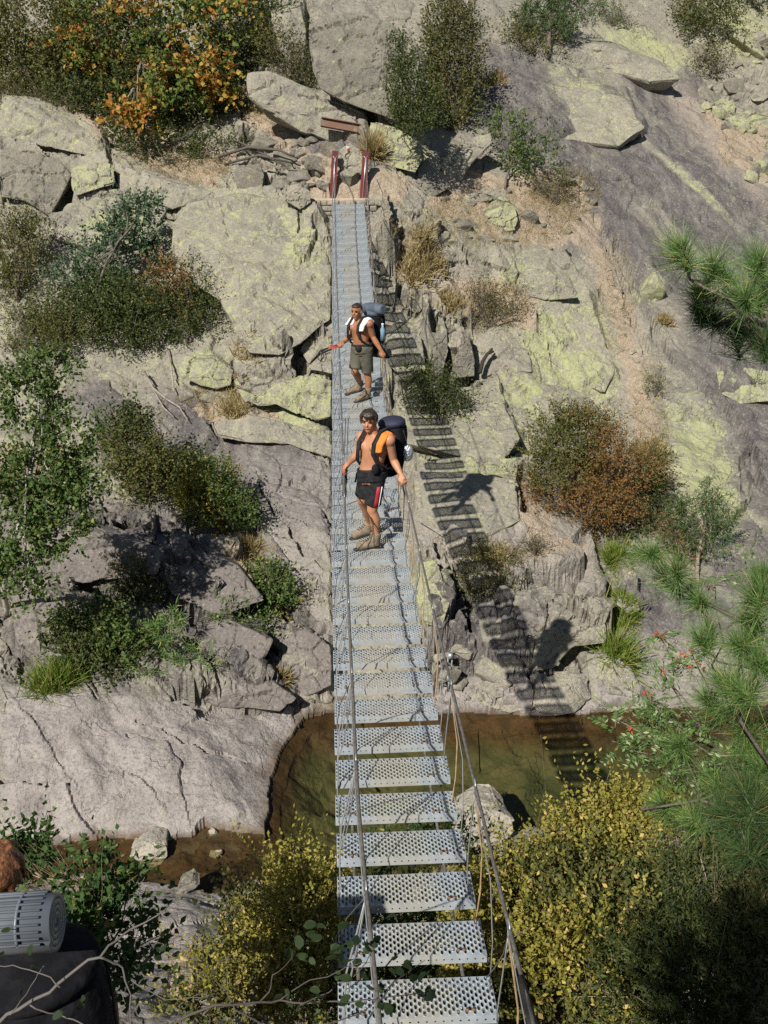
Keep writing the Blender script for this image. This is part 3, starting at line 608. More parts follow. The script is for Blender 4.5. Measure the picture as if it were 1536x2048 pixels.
tc = g.node('ShaderNodeTexCoord'); sx = g.node('ShaderNodeSeparateXYZ'); g.l.new(tc.outputs['Object'], sx.inputs[0]); oi = g.node('ShaderNodeObjectInfo')
wx = g.m('ABSOLUTE', g.m('SUBTRACT', sx.outputs[0], .0)); worn = g.rng(wx, .08, .27, 1, 0, True)
worn = g.m('MULTIPLY', worn, g.rng(oi.outputs['Random'], 0, 1, .2, .65))
gcol = g.mix(g.rng(g.noise(tc.outputs['Object'], 9, 5, .7), .35, .65), (.37, .415, .445), (.50, .545, .575))
gcol = g.mix(g.m('MULTIPLY', worn, g.rng(g.noise(tc.outputs['Object'], 22, 4), .3, .6, .4, 1)), gcol, (.54, .47, .34))
g.l.new(gcol, b_.inputs['Base Color']); b_.inputs['Metallic'].default_value = .3; b_.inputs['Roughness'].default_value = .5
bridge = empty('suspension_footbridge', (0, 14.5, deckH(14.5)))
BL = np.array(bridge.location)
tag(bridge, 'long narrow suspended footbridge with perforated metal treads crossing the river gorge', 'footbridge')
# one tread: perforated channel with raised serrated rims, real holes
HX, HY, LIP = .41, .135, .055
def tread_mesh():
    V = []; F = []
    nx, ny = 38, 6; cw = 2 * HX / nx; chh = 2 * HY / ny
    def ringpts(cx, cy, rx, ry, z, n=8):
        return [(cx + rx * math.cos(2 * math.pi * k / n), cy + ry * math.sin(2 * math.pi * k / n), z) for k in range(n)]
    for i in range(nx):
        x0 = -HX + i * cw; cx = x0 + cw / 2; off = (chh / 2 if i % 2 else 0)
        ys = [-HY + j * chh - off for j in range(ny + 2)]
        for j in range(ny + 1):
            y0 = max(ys[j], -HY); y1 = min(ys[j + 1], HY)
            if y1 - y0 < .004: continue
            o = len(V); cy = (y0 + y1) / 2; yy0, yy1 = y0, y1
            sq = [(x0 + cw, cy, 0), (x0 + cw, yy1, 0), (cx, yy1, 0), (x0, yy1, 0), (x0, cy, 0), (x0, yy0, 0), (cx, yy0, 0), (x0 + cw, yy0, 0)]
            V += sq
            if (y1 - y0) < chh * .8: F.append(tuple(range(o, o + 8))); continue
            V += ringpts(cx, cy, cw * .37, chh * .43, 0.0); V += ringpts(cx, cy, cw * .33, chh * .39, 0.005)
            for k in range(8):
                k2 = (k + 1) % 8
                F.append((o + k, o + k2, o + 8 + k2, o + 8 + k)); F.append((o + 8 + k, o + 8 + k2, o + 16 + k2, o + 16 + k))
    # lips front and back with small holes drawn by real gaps, ends
    for sy in (-1, 1):
        y = sy * HY; n = 19; w_ = 2 * HX / n
        for i in range(n):
            o = len(V); x0 = -HX + i * w_; cx = x0 + w_ / 2; cz = -LIP * .5
            V += [(x0 + w_, y, cz), (x0 + w_, y, 0), (cx, y, 0), (x0, y, 0), (x0, y, cz), (x0, y, -LIP), (cx, y, -LIP), (x0 + w_, y, -LIP)]
            V += [(cx + .0055 * math.cos(2 * math.pi * k / 8), y, cz + .0055 * math.sin(2 * math.pi * k / 8)) for k in range(8)]
            for k in range(8):
                k2 = (k + 1) % 8; f = (o + k, o + k2, o + 8 + k2, o + 8 + k); F.append(f if sy < 0 else f[::-1])
        o = len(V); V += [(-HX, y, -LIP), (HX, y, -LIP), (HX, y - sy * .02, -LIP), (-HX, y - sy * .02, -LIP)]; F.append((o, o + 1, o + 2, o + 3))
    for sx_ in (-1, 1):
        o = len(V); V += [(sx_ * HX, -HY, 0), (sx_ * HX, HY, 0), (sx_ * HX, HY, -LIP), (sx_ * HX, -HY, -LIP)]; F.append((o, o + 1, o + 2, o + 3))
    me = bpy.data.meshes.new('tread'); me.from_pydata(V, [], F); me.materials.append(m_tread); me.update(); return me
TM = tread_mesh()
m_bolt = mat('rusty_bolt', (.22, .13, .08), .7, .3)
def proto_mesh(name, mb, m):
    o = mb.build(name, m); me = o.data; bpy.data.objects.remove(o); return me
mb = MB(); mb.tube([(0, 0, -.07), (0, 0, -.008), (0, 0, .002), (0, 0, .012)], [.004, .004, .010, .010], 6); BOLT = proto_mesh('bolt', mb, m_bolt)
mb = MB(); mb.tube([(-.045, 0, -.075), (0, 0, -.082), (.045, 0, -.075)], .006, 6); CLIP = proto_mesh('cable_clip', mb, m_galv)
rb = random.Random(3); Y = 2.72; k = 0
tread_ys = []
while Y < 26.35:
    o = bpy.data.objects.new('tread', TM); C.objects.link(o); o.parent = bridge
    s = (deckH(Y + .1) - deckH(Y - .1)) / .2
    o.location = Vector((deckX(Y) + rb.uniform(-.006, .006), Y, deckH(Y))) - bridge.location
    o.rotation_euler = (math.atan(s) + rb.uniform(-.015, .015), -deckRoll(Y) * 1 + rb.uniform(-.006, .006), rb.uniform(-.006, .006))
    if Y < 16:
        for nm, me_, bx, by in (('bolt', BOLT, -.315, -.10), ('bolt', BOLT, -.283, -.10), ('bolt', BOLT, .255, -.10), ('bolt', BOLT, .287, -.10), ('cable_clip', CLIP, -.30, 0), ('cable_clip', CLIP, .27, 0)):
            b = bpy.data.objects.new(nm, me_); C.objects.link(b); b.parent = o; b.location = (bx, by, 0)
    tread_ys.append(Y); Y += .425; k += 1
# deck cables below the treads and the one under the middle of the far half
Ys = np.linspace(-.5, 26.6, 110)
for X, r_, nm in ((-.30, .011, 'deck_cable'), (.27, .011, 'deck_cable')):
    mb = MB(); mb.tube([(X + deckX(y), y, deckH(y) - .066 + math.tan(deckRoll(y)) * X) - BL for y in Ys], r_, 6); mb.build(nm, m_cable, bridge)
RX = {-1: ([-.5, 2.6, 4, 5.2, 6.5, 10.3, 15, 20, 24, 26.2], [-.18, -.29, -.335, -.335, -.34, -.34, -.345, -.35, -.34, -.31]),
      1: ([-.5, 2.6, 4, 5.5, 7.2, 10.3, 15, 20, 24, 26.2], [.30, .285, .30, .315, .31, .285, .30, .35, .42, .47])}
RH = ([-.5, 2.6, 4, 5.5, 7.2, 10.3, 14.7, 20, 24, 26.2], [1.15, 1.02, .97, .90, .86, .84, .86, .90, .97, 1.04])
def rail(side, y): return np.array((np.interp(y, *RX[side]), y, deckH(y) + np.interp(y, *RH)))
def smooth_path(f, y0, y1, n):
    P = np.array([f(y) for y in np.linspace(y0, y1, n)]); Q = P.copy()
    for _ in range(6): Q[1:-1] = (Q[:-2] + Q[1:-1] * 2 + Q[2:]) / 4
    return Q
for sd_ in (-1, 1):
    P = smooth_path(lambda y: rail(sd_, y), -.5, 26.2, 120) - BL
    mb = MB(); mb.tube(P, .0088, 8); hc = mb.build('handrail_cable', m_cable, bridge)
    mb = MB(); mb.tube([p + np.array((sd_ * .012, 0, -.022)) for p in P], .003, 6); mb.build('safety_wire', m_wire, bridge)
# hangers: each node carries a few wires down to the deck edge
for sd_ in (-1, 1):
    y = 3.05 + (.3 if sd_ < 0 else 0); q = 0
    while y < 25.4:
        top = rail(sd_, y)
        mb = MB(); mb.tube([top + (0, -.035, 0), top + (0, -.01, .024), top + (0, .02, .024), top + (0, .035, 0), top + (0, .02, -.025), top + (0, -.01, -.025), top + (0, -.035, 0)], .0045, 6)
        mb.tube([top + (0, 0, -.02), top + (0, 0, -.06)], .006, 6); cl = mb.build('cable_clamp', m_galv, bridge); cl.location = -bridge.location
        ends = [(-.62, m_dwire, .0038, .04), (-.12, m_wire if sd_ < 0 else m_rust, .0052, .03), (.28, m_wire, .0042, -.03), (.62, m_dwire, .0034, .02)]
        for dy, mt, rr_, bow in ends:
            ye = y + dy + rb.uniform(-.05, .05); e = np.array((deckX(ye) + sd_ * .385, ye, deckH(ye) - sd_ * math.tan(-deckRoll(ye)) * .385)); a_ = top + (0, 0, -.05)
            mid = (a_ * .5 + e * .5) + (sd_ * (.015 + bow), bow * .8, 0)
            pts = [a_, a_ * .72 + mid * .28, mid * .96 + a_ * .04, mid * .45 + e * .55 + (sd_ * bow * .3, 0, 0), e, e + (sd_ * .012, 0, -.05)]
            mb = MB(); mb.tube(pts, rr_, 5); h = mb.build('hanger_wire', mt, bridge); h.location = -bridge.location
        y += rb.uniform(1.12, 1.3); q += 1
# turnbuckle where the right cable is spliced, and the near splice
def turnbuckle(p, d):
    mb = MB(); d = np.asarray(d, float); d /= np.linalg.norm(d); u = np.array((1., 0, 0))
    for s in (-1, 1): mb.tube([p - d * .10 + u * .014 * s, p + d * .10 + u * .014 * s], .005, 6)
    mb.tube([p - d * .12, p - d * .08], .018, 8); mb.tube([p + d * .08, p + d * .12], .018, 8); mb.tube([p + d * .1, p + d * .22], .007, 6)
    o = mb.build('turnbuckle', m_wire, bridge); o.location = -bridge.location
turnbuckle(rail(1, 5.75) + (.03, 0, -.05), (0, .1, -1)); 
mb = MB(); pa, pb = rail(1, 2.75), rail(1, 1.9)
mb.tube([pa, pa * .7 + pb * .3 + (0, 0, -.02), pa * .3 + pb * .7 + (.02, 0, -.01), pb], [.014, .022, .021, .014], 10); o = mb.build('cable_splice', mat('dark_bound_splice', (.05, .042, .035), .8, bump=(120, .8, .006)), bridge); o.location = -bridge.location
# posts: leaning I-sections on the landing
for s_, (xb, xt) in ((-1, (-.40, -.30)), (1, (.37, .47))):
    yb = 26.45; zb = LANDZ - .05; zt = zb + 1.2; hb = (xb, yb, zb); 
    mb = MB(); d = np.array((xt - xb, 0.06, zt - zb)); d /= np.linalg.norm(d); u = np.cross(d, (0, 1., 0)); u /= np.linalg.norm(u); v = np.cross(u, d); M_ = np.stack([u, v, d], 1)
    c = np.array(((xb + xt) / 2, yb + .03, (zb + zt) / 2)); hl = .61
    for fy in (-1, 1): mb.box(c + v * fy * .055, (.078, .006, hl), M_)
    mb.box(c, (.005, .048, hl), M_); mb.box(c + d * (hl + .004), (.08, .062, .005), M_)
    o = mb.build('post', m_red, bridge, False); o.location = -bridge.location
    mb = MB(); f = c - v * .07
    mb.tube([f + d * .50 + (-.05, 0, 0), f + d * .44, f + d * .50 + (.05, 0, 0)], .007, 6)
    mb.tube([f + d * .46, f - d * .6], .009, 6); mb.tube([f + d * .45 + (.02, -.02, 0), f + (-.02 , -.01, 0) - d * .62], .007, 6)
    for q in range(5): mb.ball(f - d * (.56 + .02 * (q % 2)) + ((q - 2) * .025, -.02, 0), .02, 8, 6)
    o = mb.build('shackle', m_wire, bridge); o.location = -bridge.location
    mb = MB(); p0 = np.array((xt, yb, zt - .12)); p1 = np.array((xt * 1.15 + .05, 28.6, ground(xt * 1.15, 28.6) - .05)); mb.tube([p0, p1], .012, 6); o = mb.build('stay_cable', m_cable, bridge); o.location = -bridge.location
# ---- dry stone abutment wall
m_wall = rock_material('dry_stone', False, .1, 1.15)
wallr = empty('dry_stone_wall', (-.3, 26.3, LANDZ - .6)); tag(wallr, 'low dry stone retaining wall under the red posts at the far end of the bridge', 'wall')
rw = random.Random(5); z = LANDZ - .75; rowi = 0
while z < LANDZ - .1:
    hgt = rw.uniform(.09, .15); x = -1.15 + rw.uniform(-.05, .05)
    while x < .72:
        wd = rw.uniform(.14, .34); mb = MB(); mb.box((0, 0, 0), (wd / 2 - .008, .16, hgt / 2 - .007)); o = mb.build('wall_stone', m_wall, wallr, True, .018)
        o.location = Vector((x + wd / 2, 26.38 + rw.uniform(-.02, .02), z + hgt / 2)) - wallr.location; o.rotation_euler = (rw.uniform(-.03, .03), rw.uniform(-.03, .03), rw.uniform(-.06, .06)); x += wd
    z += hgt; rowi += 1
mb = MB(); mb.box((-.18, 26.52, LANDZ + .005), (.95, .20, .035)); o = mb.build('capping_slab', mat('sandy_mortar', (.47, .36, .26), .9, noise=(8, (.38, .30, .22), .4, .6), bump=(20, .5, .01)), wallr, True, .02); o.location = -wallr.location
# ================================================================ LOOSE ROCKS
def rock_mesh(name, seed, dims, material, flat=.5, rough=.06):
    """angular boulder: hull of random points, bevelled, then roughened"""
    r = random.Random(seed); bm = bmesh.new()
    for i in range(15):
        v = Vector((r.uniform(-1, 1), r.uniform(-1, 1), r.uniform(-1, 1)))
        q = max(abs(v.x), abs(v.y), abs(v.z)); v = v / q * r.uniform(.78, 1.0)
        v = v * .5 + v.normalized() * .5
        bm.verts.new((v.x * dims[0], v.y * dims[1], v.z * dims[2]))
    bmesh.ops.convex_hull(bm, input=bm.verts)
    for v in [v for v in bm.verts if not v.link_faces]: bm.verts.remove(v)
    mn = min(dims)
    bmesh.ops.bevel(bm, geom=bm.edges[:], offset=mn * .07, segments=2, profile=.6, affect='EDGES', clamp_overlap=True)
    bmesh.ops.triangulate(bm, faces=bm.faces[:])
    if max(dims) > .22:
        for _ in range(3):
            lim = max(dims) * .13; es = [e for e in bm.edges if e.calc_length() > lim]
            if es: bmesh.ops.subdivide_edges(bm, edges=es, cuts=1); bmesh.ops.triangulate(bm, faces=[f for f in bm.faces if len(f.verts) > 3])
        co = np.array([v.co for v in bm.verts]); k = 1.6 / max(dims)
        n = fbm(co[:, 0] * k + co[:, 2] * k * .7 + seed, co[:, 1] * k - co[:, 2] * k * .6, 4, seed)
        bm.normal_update()
        for v, q in zip(bm.verts, n): v.co += v.normal * (q * mn * rough * 2.4)
    me = bpy.data.meshes.new(name); bm.to_mesh(me); bm.free(); me.materials.append(material)
    me.polygons.foreach_set('use_smooth', [True] * len(me.polygons))
    try: me.set_sharp_from_angle(angle=R(38))
    except Exception: pass
    return me
def put_rock(px, py, wpx, hpx, material, label, seed, rot=0, depth=.8, sink=.3, group=None, name='boulder', tilt=0):
    """px, py: the middle of the rock in the photograph; sizes in pixels there"""
    P = hit(px, py + hpx * .35); t = float((P - CC) @ fw); a = wpx / 2 * t / FPX; h = hpx / 2 * t / FPX * .92
    me = rock_mesh(name, seed, (a, a * depth if wpx > hpx else h * .9, h), material)
    o = bpy.data.objects.new(name, me); C.objects.link(o); o.location = (P[0], P[1] + a * depth * (.3 if sink >= 0 else -.1), P[2] + h * (1 - sink) * .6); o.rotation_euler = (R(tilt * .3 + 10), R(rot), R(seed * 37 % 40 - 20))
    return tag(o, label, 'rock', group)
G_, L_, S_, P_ = MB_GREY, MB_LICH, MB_ROCK, MB_PALE
def traced_rock(outline, label, material, seed, lean=.5, thick=.8, base=None, dy=0., name='boulder', rough=.07, group=None):
    """a block whose front outline follows the photograph, standing on the ground at its real distance, with its own depth"""
    bx = sum(q[0] for q in outline) / len(outline)
    if lean == 'auto':
        tp = min(outline, key=lambda q: q[1]); bt = max(outline, key=lambda q: q[1]); a_, b_ = hit(bx * .5 + tp[0] * .5, tp[1]), hit(bx * .5 + bt[0] * .5, bt[1]); lean = float(np.clip((a_[1] - b_[1]) / max(a_[2] - b_[2], .2), .5, 2.6))
    by = max(q[1] for q in outline); B = hit(*(base or (bx, by - 4))); Yb = B[1] + dy; Zb = B[2]; front = []
    for x, y in outline:
        r = ray(x, y); t = (Yb - lean * Zb - CC[1] + lean * CC[2]) / (r[1] - lean * r[2]); front.append(CC + r * t)     # plane Y = Yb + lean * (Z - Zb)
    c = np.mean(front, 0); w = max(q[0] for q in front) - min(q[0] for q in front); T_ = thick * w
    rr_ = random.Random(seed); bm = bmesh.new(); n = len(front); fr = [bm.verts.new(Vector(q - c)) for q in front]
    bk = [bm.verts.new(Vector((q - c) * (.8 + .1 * rr_.random()) + np.array((rr_.uniform(-.05, .05) * w, T_ * rr_.uniform(.8, 1.1), -.1 * w)))) for q in front]
    mid = bm.verts.new(Vector((rr_.uniform(-.12, .12) * w, -.05 * w, rr_.uniform(-.05, .12) * w)))
    for i in range(n):
        j = (i + 1) % n; bm.faces.new((fr[i], fr[j], mid)); bm.faces.new((fr[j], fr[i], bk[i], bk[j]))
    bm.faces.new(bk[::-1]); bmesh.ops.recalc_face_normals(bm, faces=bm.faces[:])
    bmesh.ops.bevel(bm, geom=[e for e in bm.edges if mid not in e.verts], offset=w * .02, segments=2, profile=.6, affect='EDGES', clamp_overlap=True)
    bmesh.ops.triangulate(bm, faces=bm.faces[:])
    for _ in range(5):
        es = [e for e in bm.edges if e.calc_length() > max(w * .05, .05)]
        if es: bmesh.ops.subdivide_edges(bm, edges=es, cuts=1); bmesh.ops.triangulate(bm, faces=[f for f in bm.faces if len(f.verts) > 3])
    co = np.array([v.co for v in bm.verts]) + c; k = 1.8 / w ** .6; nn = fbm3(co[:, 0] * k, co[:, 1] * k, co[:, 2] * k, 5, seed, .5); cc_, e_ = cells3(co[:, 0] * k * 1.2, co[:, 1] * k * 1.2, co[:, 2] * k * 1.6, seed)
    nn = nn + .7 * (_hash3(cc_[0], cc_[1], cc_[2], seed) - .5) - .6 * (1 - sstep(0, .06, e_)); bm.normal_update()
    for v, q in zip(bm.verts, nn): v.co += v.normal * float(q * rough * w ** .7)
    me = bpy.data.meshes.new(name); bm.to_mesh(me); bm.free(); me.materials.append(material); me.polygons.foreach_set('use_smooth', [False] * len(me.polygons))
    o = bpy.data.objects.new(name, me); C.objects.link(o); o.location = Vector(c); return tag(o, label, 'rock', group)
for a in [
 ([(618, 60), (640, 30), (700, 22), (770, 40), (826, 76), (850, 130), (856, 236), (790, 243), (700, 208), (640, 178), (622, 140)], 'huge flat faced grey block above the landing', G_, 1, .5, .6, None, -.5, 'boulder', .05),
 ([(740, 243), (790, 252), (838, 285), (848, 312), (832, 346), (790, 335), (748, 306)], 'large lichened block leaning below the tall shrubs', L_, 2, .7, .5, None, -.2),
 ([(540, 20), (600, 4), (612, 60), (608, 130), (580, 140), (556, 90)], 'fractured outcrop block left of the huge grey block', S_, 3, .4, .5, None, -.3),
 ([(498, 150), (540, 146), (640, 188), (730, 222), (740, 262), (738, 310), (690, 296), (600, 262), (530, 214), (500, 190)], 'long sloping rock band carrying the rusty beam above the path', S_, 4, .4, .3, (640, 280), -.3, 'boulder', .05),
 ([(962, 430), (985, 404), (1004, 395), (1030, 408), (1038, 440), (1030, 460), (1000, 464), (968, 452)], 'pointed boulder with a dark undercut base among dry grass right of the landing', L_, 5, .35, .8),
 ([(878, 330), (900, 305), (950, 272), (980, 268), (984, 284), (960, 310), (930, 340), (920, 370), (900, 358)], 'tall tilted rectangular slab leaning beside the small leafy tree', S_, 6, .5, .4),
 ([(908, 410), (930, 388), (980, 376), (1010, 378), (1016, 396), (970, 404), (930, 418)], 'long grey block lying in dry grass above the pointed boulder', S_, 7, .5, .6),
 ([(832, 372), (850, 360), (890, 364), (902, 376), (870, 392), (860, 398)], 'flat grey stone between the landing path and the tilted slab', G_, 8, .5, .6),
 ([(358, 735), (380, 718), (430, 722), (468, 740), (460, 770), (430, 778), (400, 770), (362, 752)], 'green lichened boulder on the ledge below the dark bushes', L_, 9, .45, .7, None, -.3),
 ([(256, 1716), (268, 1700), (300, 1686), (332, 1690), (336, 1712), (322, 1732), (290, 1738), (266, 1728)], 'largest pale boulder standing in the brown shallow water', P_, 10, .4, .8),
 ([(350, 1790), (356, 1774), (384, 1760), (402, 1768), (392, 1780), (366, 1792)], 'grey triangular stone at the near edge of the brown water', G_, 11, .4, .8),
 ([(905, 1680), (915, 1645), (960, 1620), (1000, 1622), (1030, 1640), (1032, 1668), (1010, 1690), (950, 1700)], 'broad pale boulder at the near side of the pool right of the treads', P_, 12, .45, .8, None, -.1),
 ([(565, 400), (572, 372), (600, 368), (620, 382), (622, 404), (600, 420)], 'squarish block at the left end of the dry stone wall', S_, 13, .3, .8, None, -.3),
 ([(672, 330), (680, 300), (700, 286), (722, 300), (732, 335), (726, 350), (690, 350)], 'upright rock with the painted trail mark behind the red posts', S_, 14, .35, .7, None, -.1),
 ([(926, 660), (940, 668), (950, 720), (948, 752), (900, 756), (914, 720), (922, 690)], 'dark wedge shaped block standing on the slope right of the far hiker', G_, 15, .3, .4, None, -.35),
 ([(842, 672), (862, 664), (893, 668), (896, 700), (884, 758), (866, 752), (848, 730)], 'upright split block right of the bridge crossed by its shadow', G_, 16, .3, .6, None, -.35),
 ([(772, 660), (800, 640), (840, 668), (850, 740), (810, 760), (776, 730)], 'big pale block crossed by the bridge shadow', S_, 17, .45, .6, None, -.3),
 ([(1425, 208), (1450, 198), (1472, 208), (1470, 226), (1440, 230)], 'yellow lichened boulder at the edge of the scree', L_, 18, .5, .7),
 ([(1450, 238), (1500, 222), (1560, 236), (1560, 266), (1490, 262)], 'long yellow lichened slab at the right edge of the scree', L_, 19, .5, .5),
 ([(476, 780), (500, 800), (560, 760), (600, 752), (664, 760), (664, 835), (630, 845), (596, 815), (560, 790), (520, 812), (490, 806)], 'lichened broken ledge at the foot of the rounded rock beside the bridge', L_, 20, .5, .3, (580, 830), -.3, 'boulder', .05),
 ([(345, 450), (375, 408), (470, 392), (560, 395), (610, 428), (662, 470), (664, 640), (640, 655), (600, 688), (560, 712), (500, 706), (470, 660), (440, 600), (380, 565), (338, 520)], 'large rounded lichen covered outcrop left of the far half of the bridge', MB_DOME, 30, 1.5, .18, (560, 708), -.1, 'outcrop', .045),
 ([(0, 302), (60, 300), (120, 322), (142, 352), (100, 436), (50, 402), (0, 396)], 'dark fronted block at the left edge under the sloping lichened slab', G_, 41, .7, .4, None, -.2, 'ledge', .06),
 ([(142, 338), (190, 322), (226, 328), (232, 366), (150, 392)], 'green topped cube of rock between the ledges at the upper left', L_, 42, .8, .5, None, -.2, 'ledge', .06),
 ([(132, 404), (240, 392), (336, 414), (310, 480), (210, 502), (92, 470)], 'broad lichened slab behind the grey green tree', MB_DOME, 43, 1.2, .3, None, -.15, 'ledge', .05),
 ([(0, 186), (80, 196), (150, 226), (205, 272), (214, 318), (100, 296), (0, 272)], 'sloping pale lichened slab under the thicket at the upper left', MB_DOME, 44, 1.3, .25, None, -.15, 'ledge', .04),
 ([(228, 322), (330, 350), (432, 388), (345, 418), (240, 386)], 'slanting flat ledge between the dry grass and the rounded outcrop', S_, 45, 1.3, .25, None, -.12, 'ledge', .05),
 ([(1046, 236), (1060, 200), (1112, 168), (1200, 176), (1252, 196), (1292, 255), (1270, 268), (1240, 292), (1180, 285), (1110, 276)], 'tilted lichen patched plate with a dark broken lower edge high on the purple slab', MB_DOME, 50, 'auto', .08, None, -.14, 'rock_plate', .03),
 ([(1040, 76), (1120, 74), (1230, 84), (1340, 128), (1362, 158), (1300, 162), (1200, 138), (1110, 128)], 'long plate with a shaded ragged edge under the small pine', S_, 51, 'auto', .08, None, -.14, 'rock_plate', .03),
 ([(980, 505), (1050, 498), (1100, 512), (1145, 560), (1158, 596), (1100, 602), (1050, 590), (1010, 560)], 'short yellow green plate under the rubble and dry grass', MB_DOME, 52, 'auto', .10, None, -.10, 'rock_plate', .035),
 ([(1060, 605), (1140, 606), (1200, 660), (1236, 740), (1210, 786), (1150, 760), (1100, 720), (1070, 660)], 'long lichened plate beside the dry runnel', MB_DOME, 53, 'auto', .08, None, -.10, 'rock_plate', .035),
 ([(880, 655), (930, 640), (1000, 655), (1058, 700), (1064, 744), (1000, 740), (960, 760), (900, 740)], 'pale plate with the dark wedge block standing on it', S_, 54, 'auto', .08, None, -.06, 'rock_plate', .035),
 ([(790, 790), (900, 772), (1000, 790), (1044, 876), (1014, 914), (962, 926), (880, 902), (800, 884)], 'yellow green slab crossed by the ladder shadow behind the nearer hiker', MB_DOME, 55, 'auto', .08, None, -.10, 'rock_plate', .035),
 ([(826, 940), (960, 944), (1030, 958), (1040, 1040), (980, 1074), (900, 1084), (832, 1040)], 'grey green slab crossed by the ladder shadow right of the nearer hiker', S_, 56, 'auto', .08, None, -.06, 'rock_plate', .03),
 ([(1080, 762), (1170, 786), (1240, 850), (1180, 872), (1100, 850), (1060, 800)], 'lichened plate above the rust brown bush', MB_DOME, 57, 'auto', .08, None, -.08, 'rock_plate', .035),
 ([(1432, 742), (1500, 736), (1560, 748), (1570, 800), (1480, 806), (1440, 786)], 'yellow lichened block at the right edge below the pine bough', L_, 58, 'auto', .2, None, -.12, 'rock_plate', .05),
 ([(940, 1372), (1000, 1352), (1052, 1362), (1078, 1418), (1020, 1426), (970, 1412)], 'brown slab dipping into the pool under the dark hollow', S_, 59, 'auto', .2, None, -.10, 'rock_plate', .04),
 ([(1062, 1362), (1120, 1348), (1160, 1356), (1184, 1396), (1150, 1426), (1110, 1432), (1074, 1412)], 'rounded slab at the waterline crossed by the last rungs of shadow', S_, 60, 'auto', .2, None, -.10, 'rock_plate', .04),
 ([(1172, 1306), (1236, 1304), (1264, 1340), (1292, 1416), (1220, 1424), (1184, 1400)], 'smooth pale slab running into the pool under the bright grass', S_, 62, 'auto', .12, None, -.08, 'rock_plate', .03),
 ([(836, 1128), (872, 1120), (886, 1160), (902, 1196), (884, 1258), (846, 1246), (832, 1190)], 'upright lichened flake beside the right handrail', L_, 63, .8, .5, None, -.2, 'rock_plate', .05),
 ([(600, 700), (640, 648), (664, 642), (664, 690), (640, 700), (618, 728)], 'narrow slanting slab under the rounded outcrop beside the treads', S_, 31, .8, .5, None, -.2), ([(612, 738), (640, 712), (664, 700), (664, 748), (640, 742)], 'small wedge slab in the dark hollow left of the treads', S_, 32, .8, .5, None, -.2),
 ([(470, 720), (520, 712), (560, 722), (592, 742), (590, 780), (560, 790), (500, 792), (466, 770)], 'grey block below the rounded outcrop between the green boulder and the dark hollow', S_, 33, .7, .4, None, -.2),
 ([(0, 1010), (90, 1015), (250, 1070), (332, 1098), (318, 1150), (120, 1172), (0, 1112)], 'long shaded ledge behind the pale green tree', MB_PURP, 34, 1.0, .3, None, -.2, 'ledge', .05),
 ([(16, 1190), (100, 1180), (180, 1206), (168, 1280), (100, 1330), (40, 1300)], 'dark undercut block at the left foot of the cliff', MB_PURP, 35, .9, .4, None, -.2, 'ledge', .06),
 ([(310, 1108), (420, 1104), (480, 1130), (528, 1200), (440, 1232), (340, 1190)], 'broad dark slab in the middle of the shaded cliff', MB_PURP, 36, 1.0, .3, None, -.2, 'ledge', .05),
 ([(392, 1245), (460, 1240), (545, 1280), (520, 1332), (470, 1336), (396, 1306)], 'angular dark slab right of the stunted pine', MB_PURP, 37, .9, .35, None, -.15, 'ledge', .06),
 ([(356, 1348), (440, 1340), (540, 1362), (592, 1396), (560, 1424), (440, 1412), (356, 1398)], 'lowest dark ledge over the smooth pale slab', MB_PURP, 38, 1.0, .3, None, -.12, 'ledge', .05),
 ([(560, 1270), (610, 1262), (662, 1290), (664, 1372), (610, 1392), (560, 1340)], 'cracked dark block beside the treads above the pool corner', MB_PURP, 39, .9, .35, None, -.12, 'ledge', .06),
 ([(420, 842), (500, 832), (600, 850), (664, 890), (664, 918), (580, 888), (500, 886), (430, 872)], 'thin grey slab lying below the lichened broken ledge', S_, 40, 1.2, .2, None, -.12, 'ledge', .04),
 ([(960, 1232), (1060, 1228), (1180, 1262), (1214, 1250), (1214, 1286), (1150, 1294), (1108, 1340), (1060, 1348), (1010, 1320), (970, 1280)], 'thick layered ledge overhanging the dark hollow above the pool', S_, 21, .9, .35, (1060, 1350), -.15, 'boulder', .06)]:
    traced_rock(*a)
